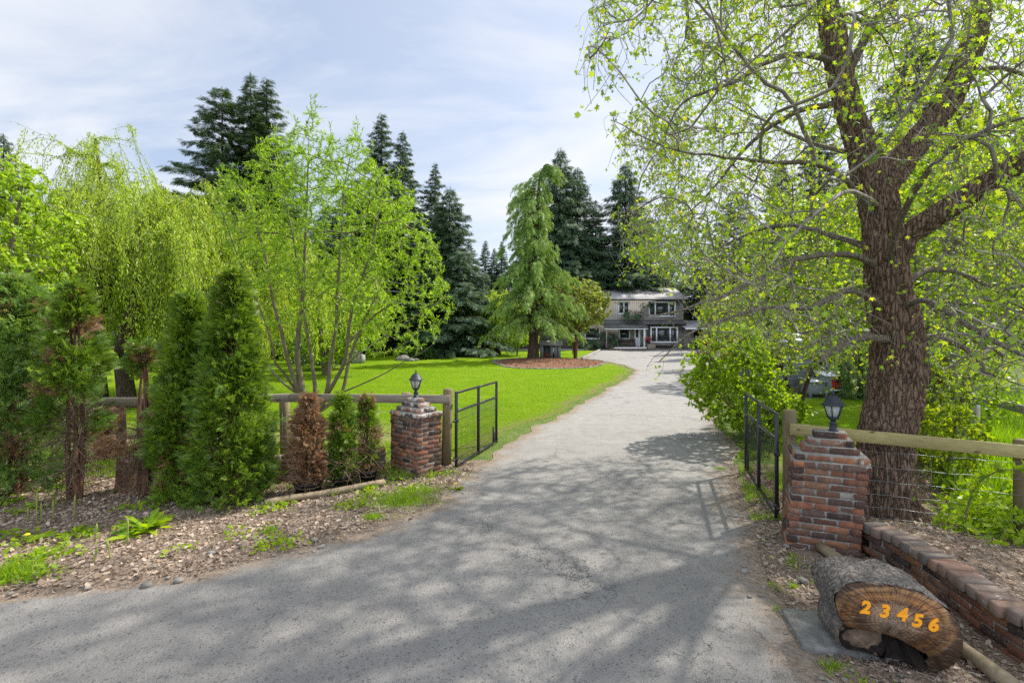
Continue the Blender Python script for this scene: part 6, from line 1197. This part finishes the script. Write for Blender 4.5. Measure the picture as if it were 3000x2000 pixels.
def horsetail(px, py, hpx, label, bend=0.0):
    p = gd(px, py); h = hpx * p[1] / F; t = np.linspace(0, 1, 9); P = np.stack([p[0] + bend * t * t, p[1] + 0 * t, .01 + h * t], -1); r_ = np.where((np.arange(9) % 2) == 0, .009, .0065) * np.where(t > .62, 1.45, .85); r_[-1] = .003; g = MB(); g.tube(P, r_, 7); tag(g.build('horsetail_shoot', HT), label, 'weed', 'horsetail shoots on the left verge')
HT = simple('horsetail_green', (.17, .24, .03), .6, (.26, .25, .08), 60, stretch=(1, 1, 6))
for a_ in [(374, 1598, 78, 'tall horsetail shoot below the dense pair of thujas', 0), (281, 1585, 50, 'thin horsetail shoot left of the tall one', .01), (322, 1640, 60, 'leaning horsetail shoot on litter, right one of two', -.04), (277, 1652, 45, 'short bent horsetail shoot on litter, left one of two', .03), (107, 1540, 100, 'tall horsetail shoot between reddish thuja stems', .01), (121, 1535, 62, 'horsetail shoot right beside the tall one among the stems', 0), (82, 1530, 45, 'short horsetail shoot left of the reddish stems', 0), (156, 1525, 60, 'horsetail shoot right of the reddish stems', 0), (218, 1520, 70, 'horsetail shoot before the gappy thuja', .01)]: horsetail(*a_)
# bent leafy stem before the right fence
t = thing('willow_shoot', (4.6, 4.95, 0), 'arching leafy shoot in front of the right mesh fence', 'shoot'); P = np.array([at(2830, 1500, 4.9), at(2850, 1440, 4.85), at(2880, 1400, 4.8), at(2930, 1376, 4.7), at(3010, 1375, 4.6), at(3100, 1400, 4.5)]); P0 = np.array([P[0][0], P[0][1], 0.05]); g = MB(); g.tube(np.vstack([P0, P]), [.008, .008, .007, .007, .006, .005, .004], 6); g.build('stem', MT['bark_olive'], t)
g = MB(); u = np.linspace(0, 5, 26); Q = np.stack([np.interp(u, range(6), P[:, k]) for k in range(3)], -1); Q = np.repeat(Q, 3, 0); n = len(Q); g.leaf(Q, rdir(n, .5), rdir(n, .6), R.uniform(.07, .13, n), (T_OVAL[0] * [1, .6, 1], T_OVAL[1])); g.build('foliage', MT['l_lilac'], t)
# tree stump and rotten posts in the left hedge
for p_, r_, h_, lab in (((-6.95, 8.4), .19, .9, 'broken grey-brown stump behind the gappy thuja'), ((-5.35, 6.75), .13, .42, 'low rotten stump between the gappy and the ragged thuja')):
    g = MB(); an = np.linspace(0, 2 * math.pi, 25)[:-1]; prof = [(r_ * 1.25, -.02), (r_ * 1.05, h_ * .3), (r_, h_ * .7), (r_ * .95, h_)]; V = np.array([[p_[0] + rr3 * (1 + .12 * math.sin(a * 5)) * math.cos(a), p_[1] + rr3 * (1 + .12 * math.sin(a * 5)) * math.sin(a), z + (.07 * math.sin(a * 3 + 1) if z == h_ else 0)] for rr3, z in prof for a in an]); k = 24
    g.faces(V, [(i * k + j, i * k + (j + 1) % k, (i + 1) * k + (j + 1) % k, (i + 1) * k + j) for i in range(3) for j in range(k)] + [tuple(range(3 * k, 4 * k))]); tag(g.build('tree_stump', MT['bark_red'], smooth=True), lab, 'stump')
for k_, pr in protos.items():
    if not pr[1]:
        for ch_ in list(pr[0].children): bpy.data.objects.remove(ch_)
        bpy.data.objects.remove(pr[0])
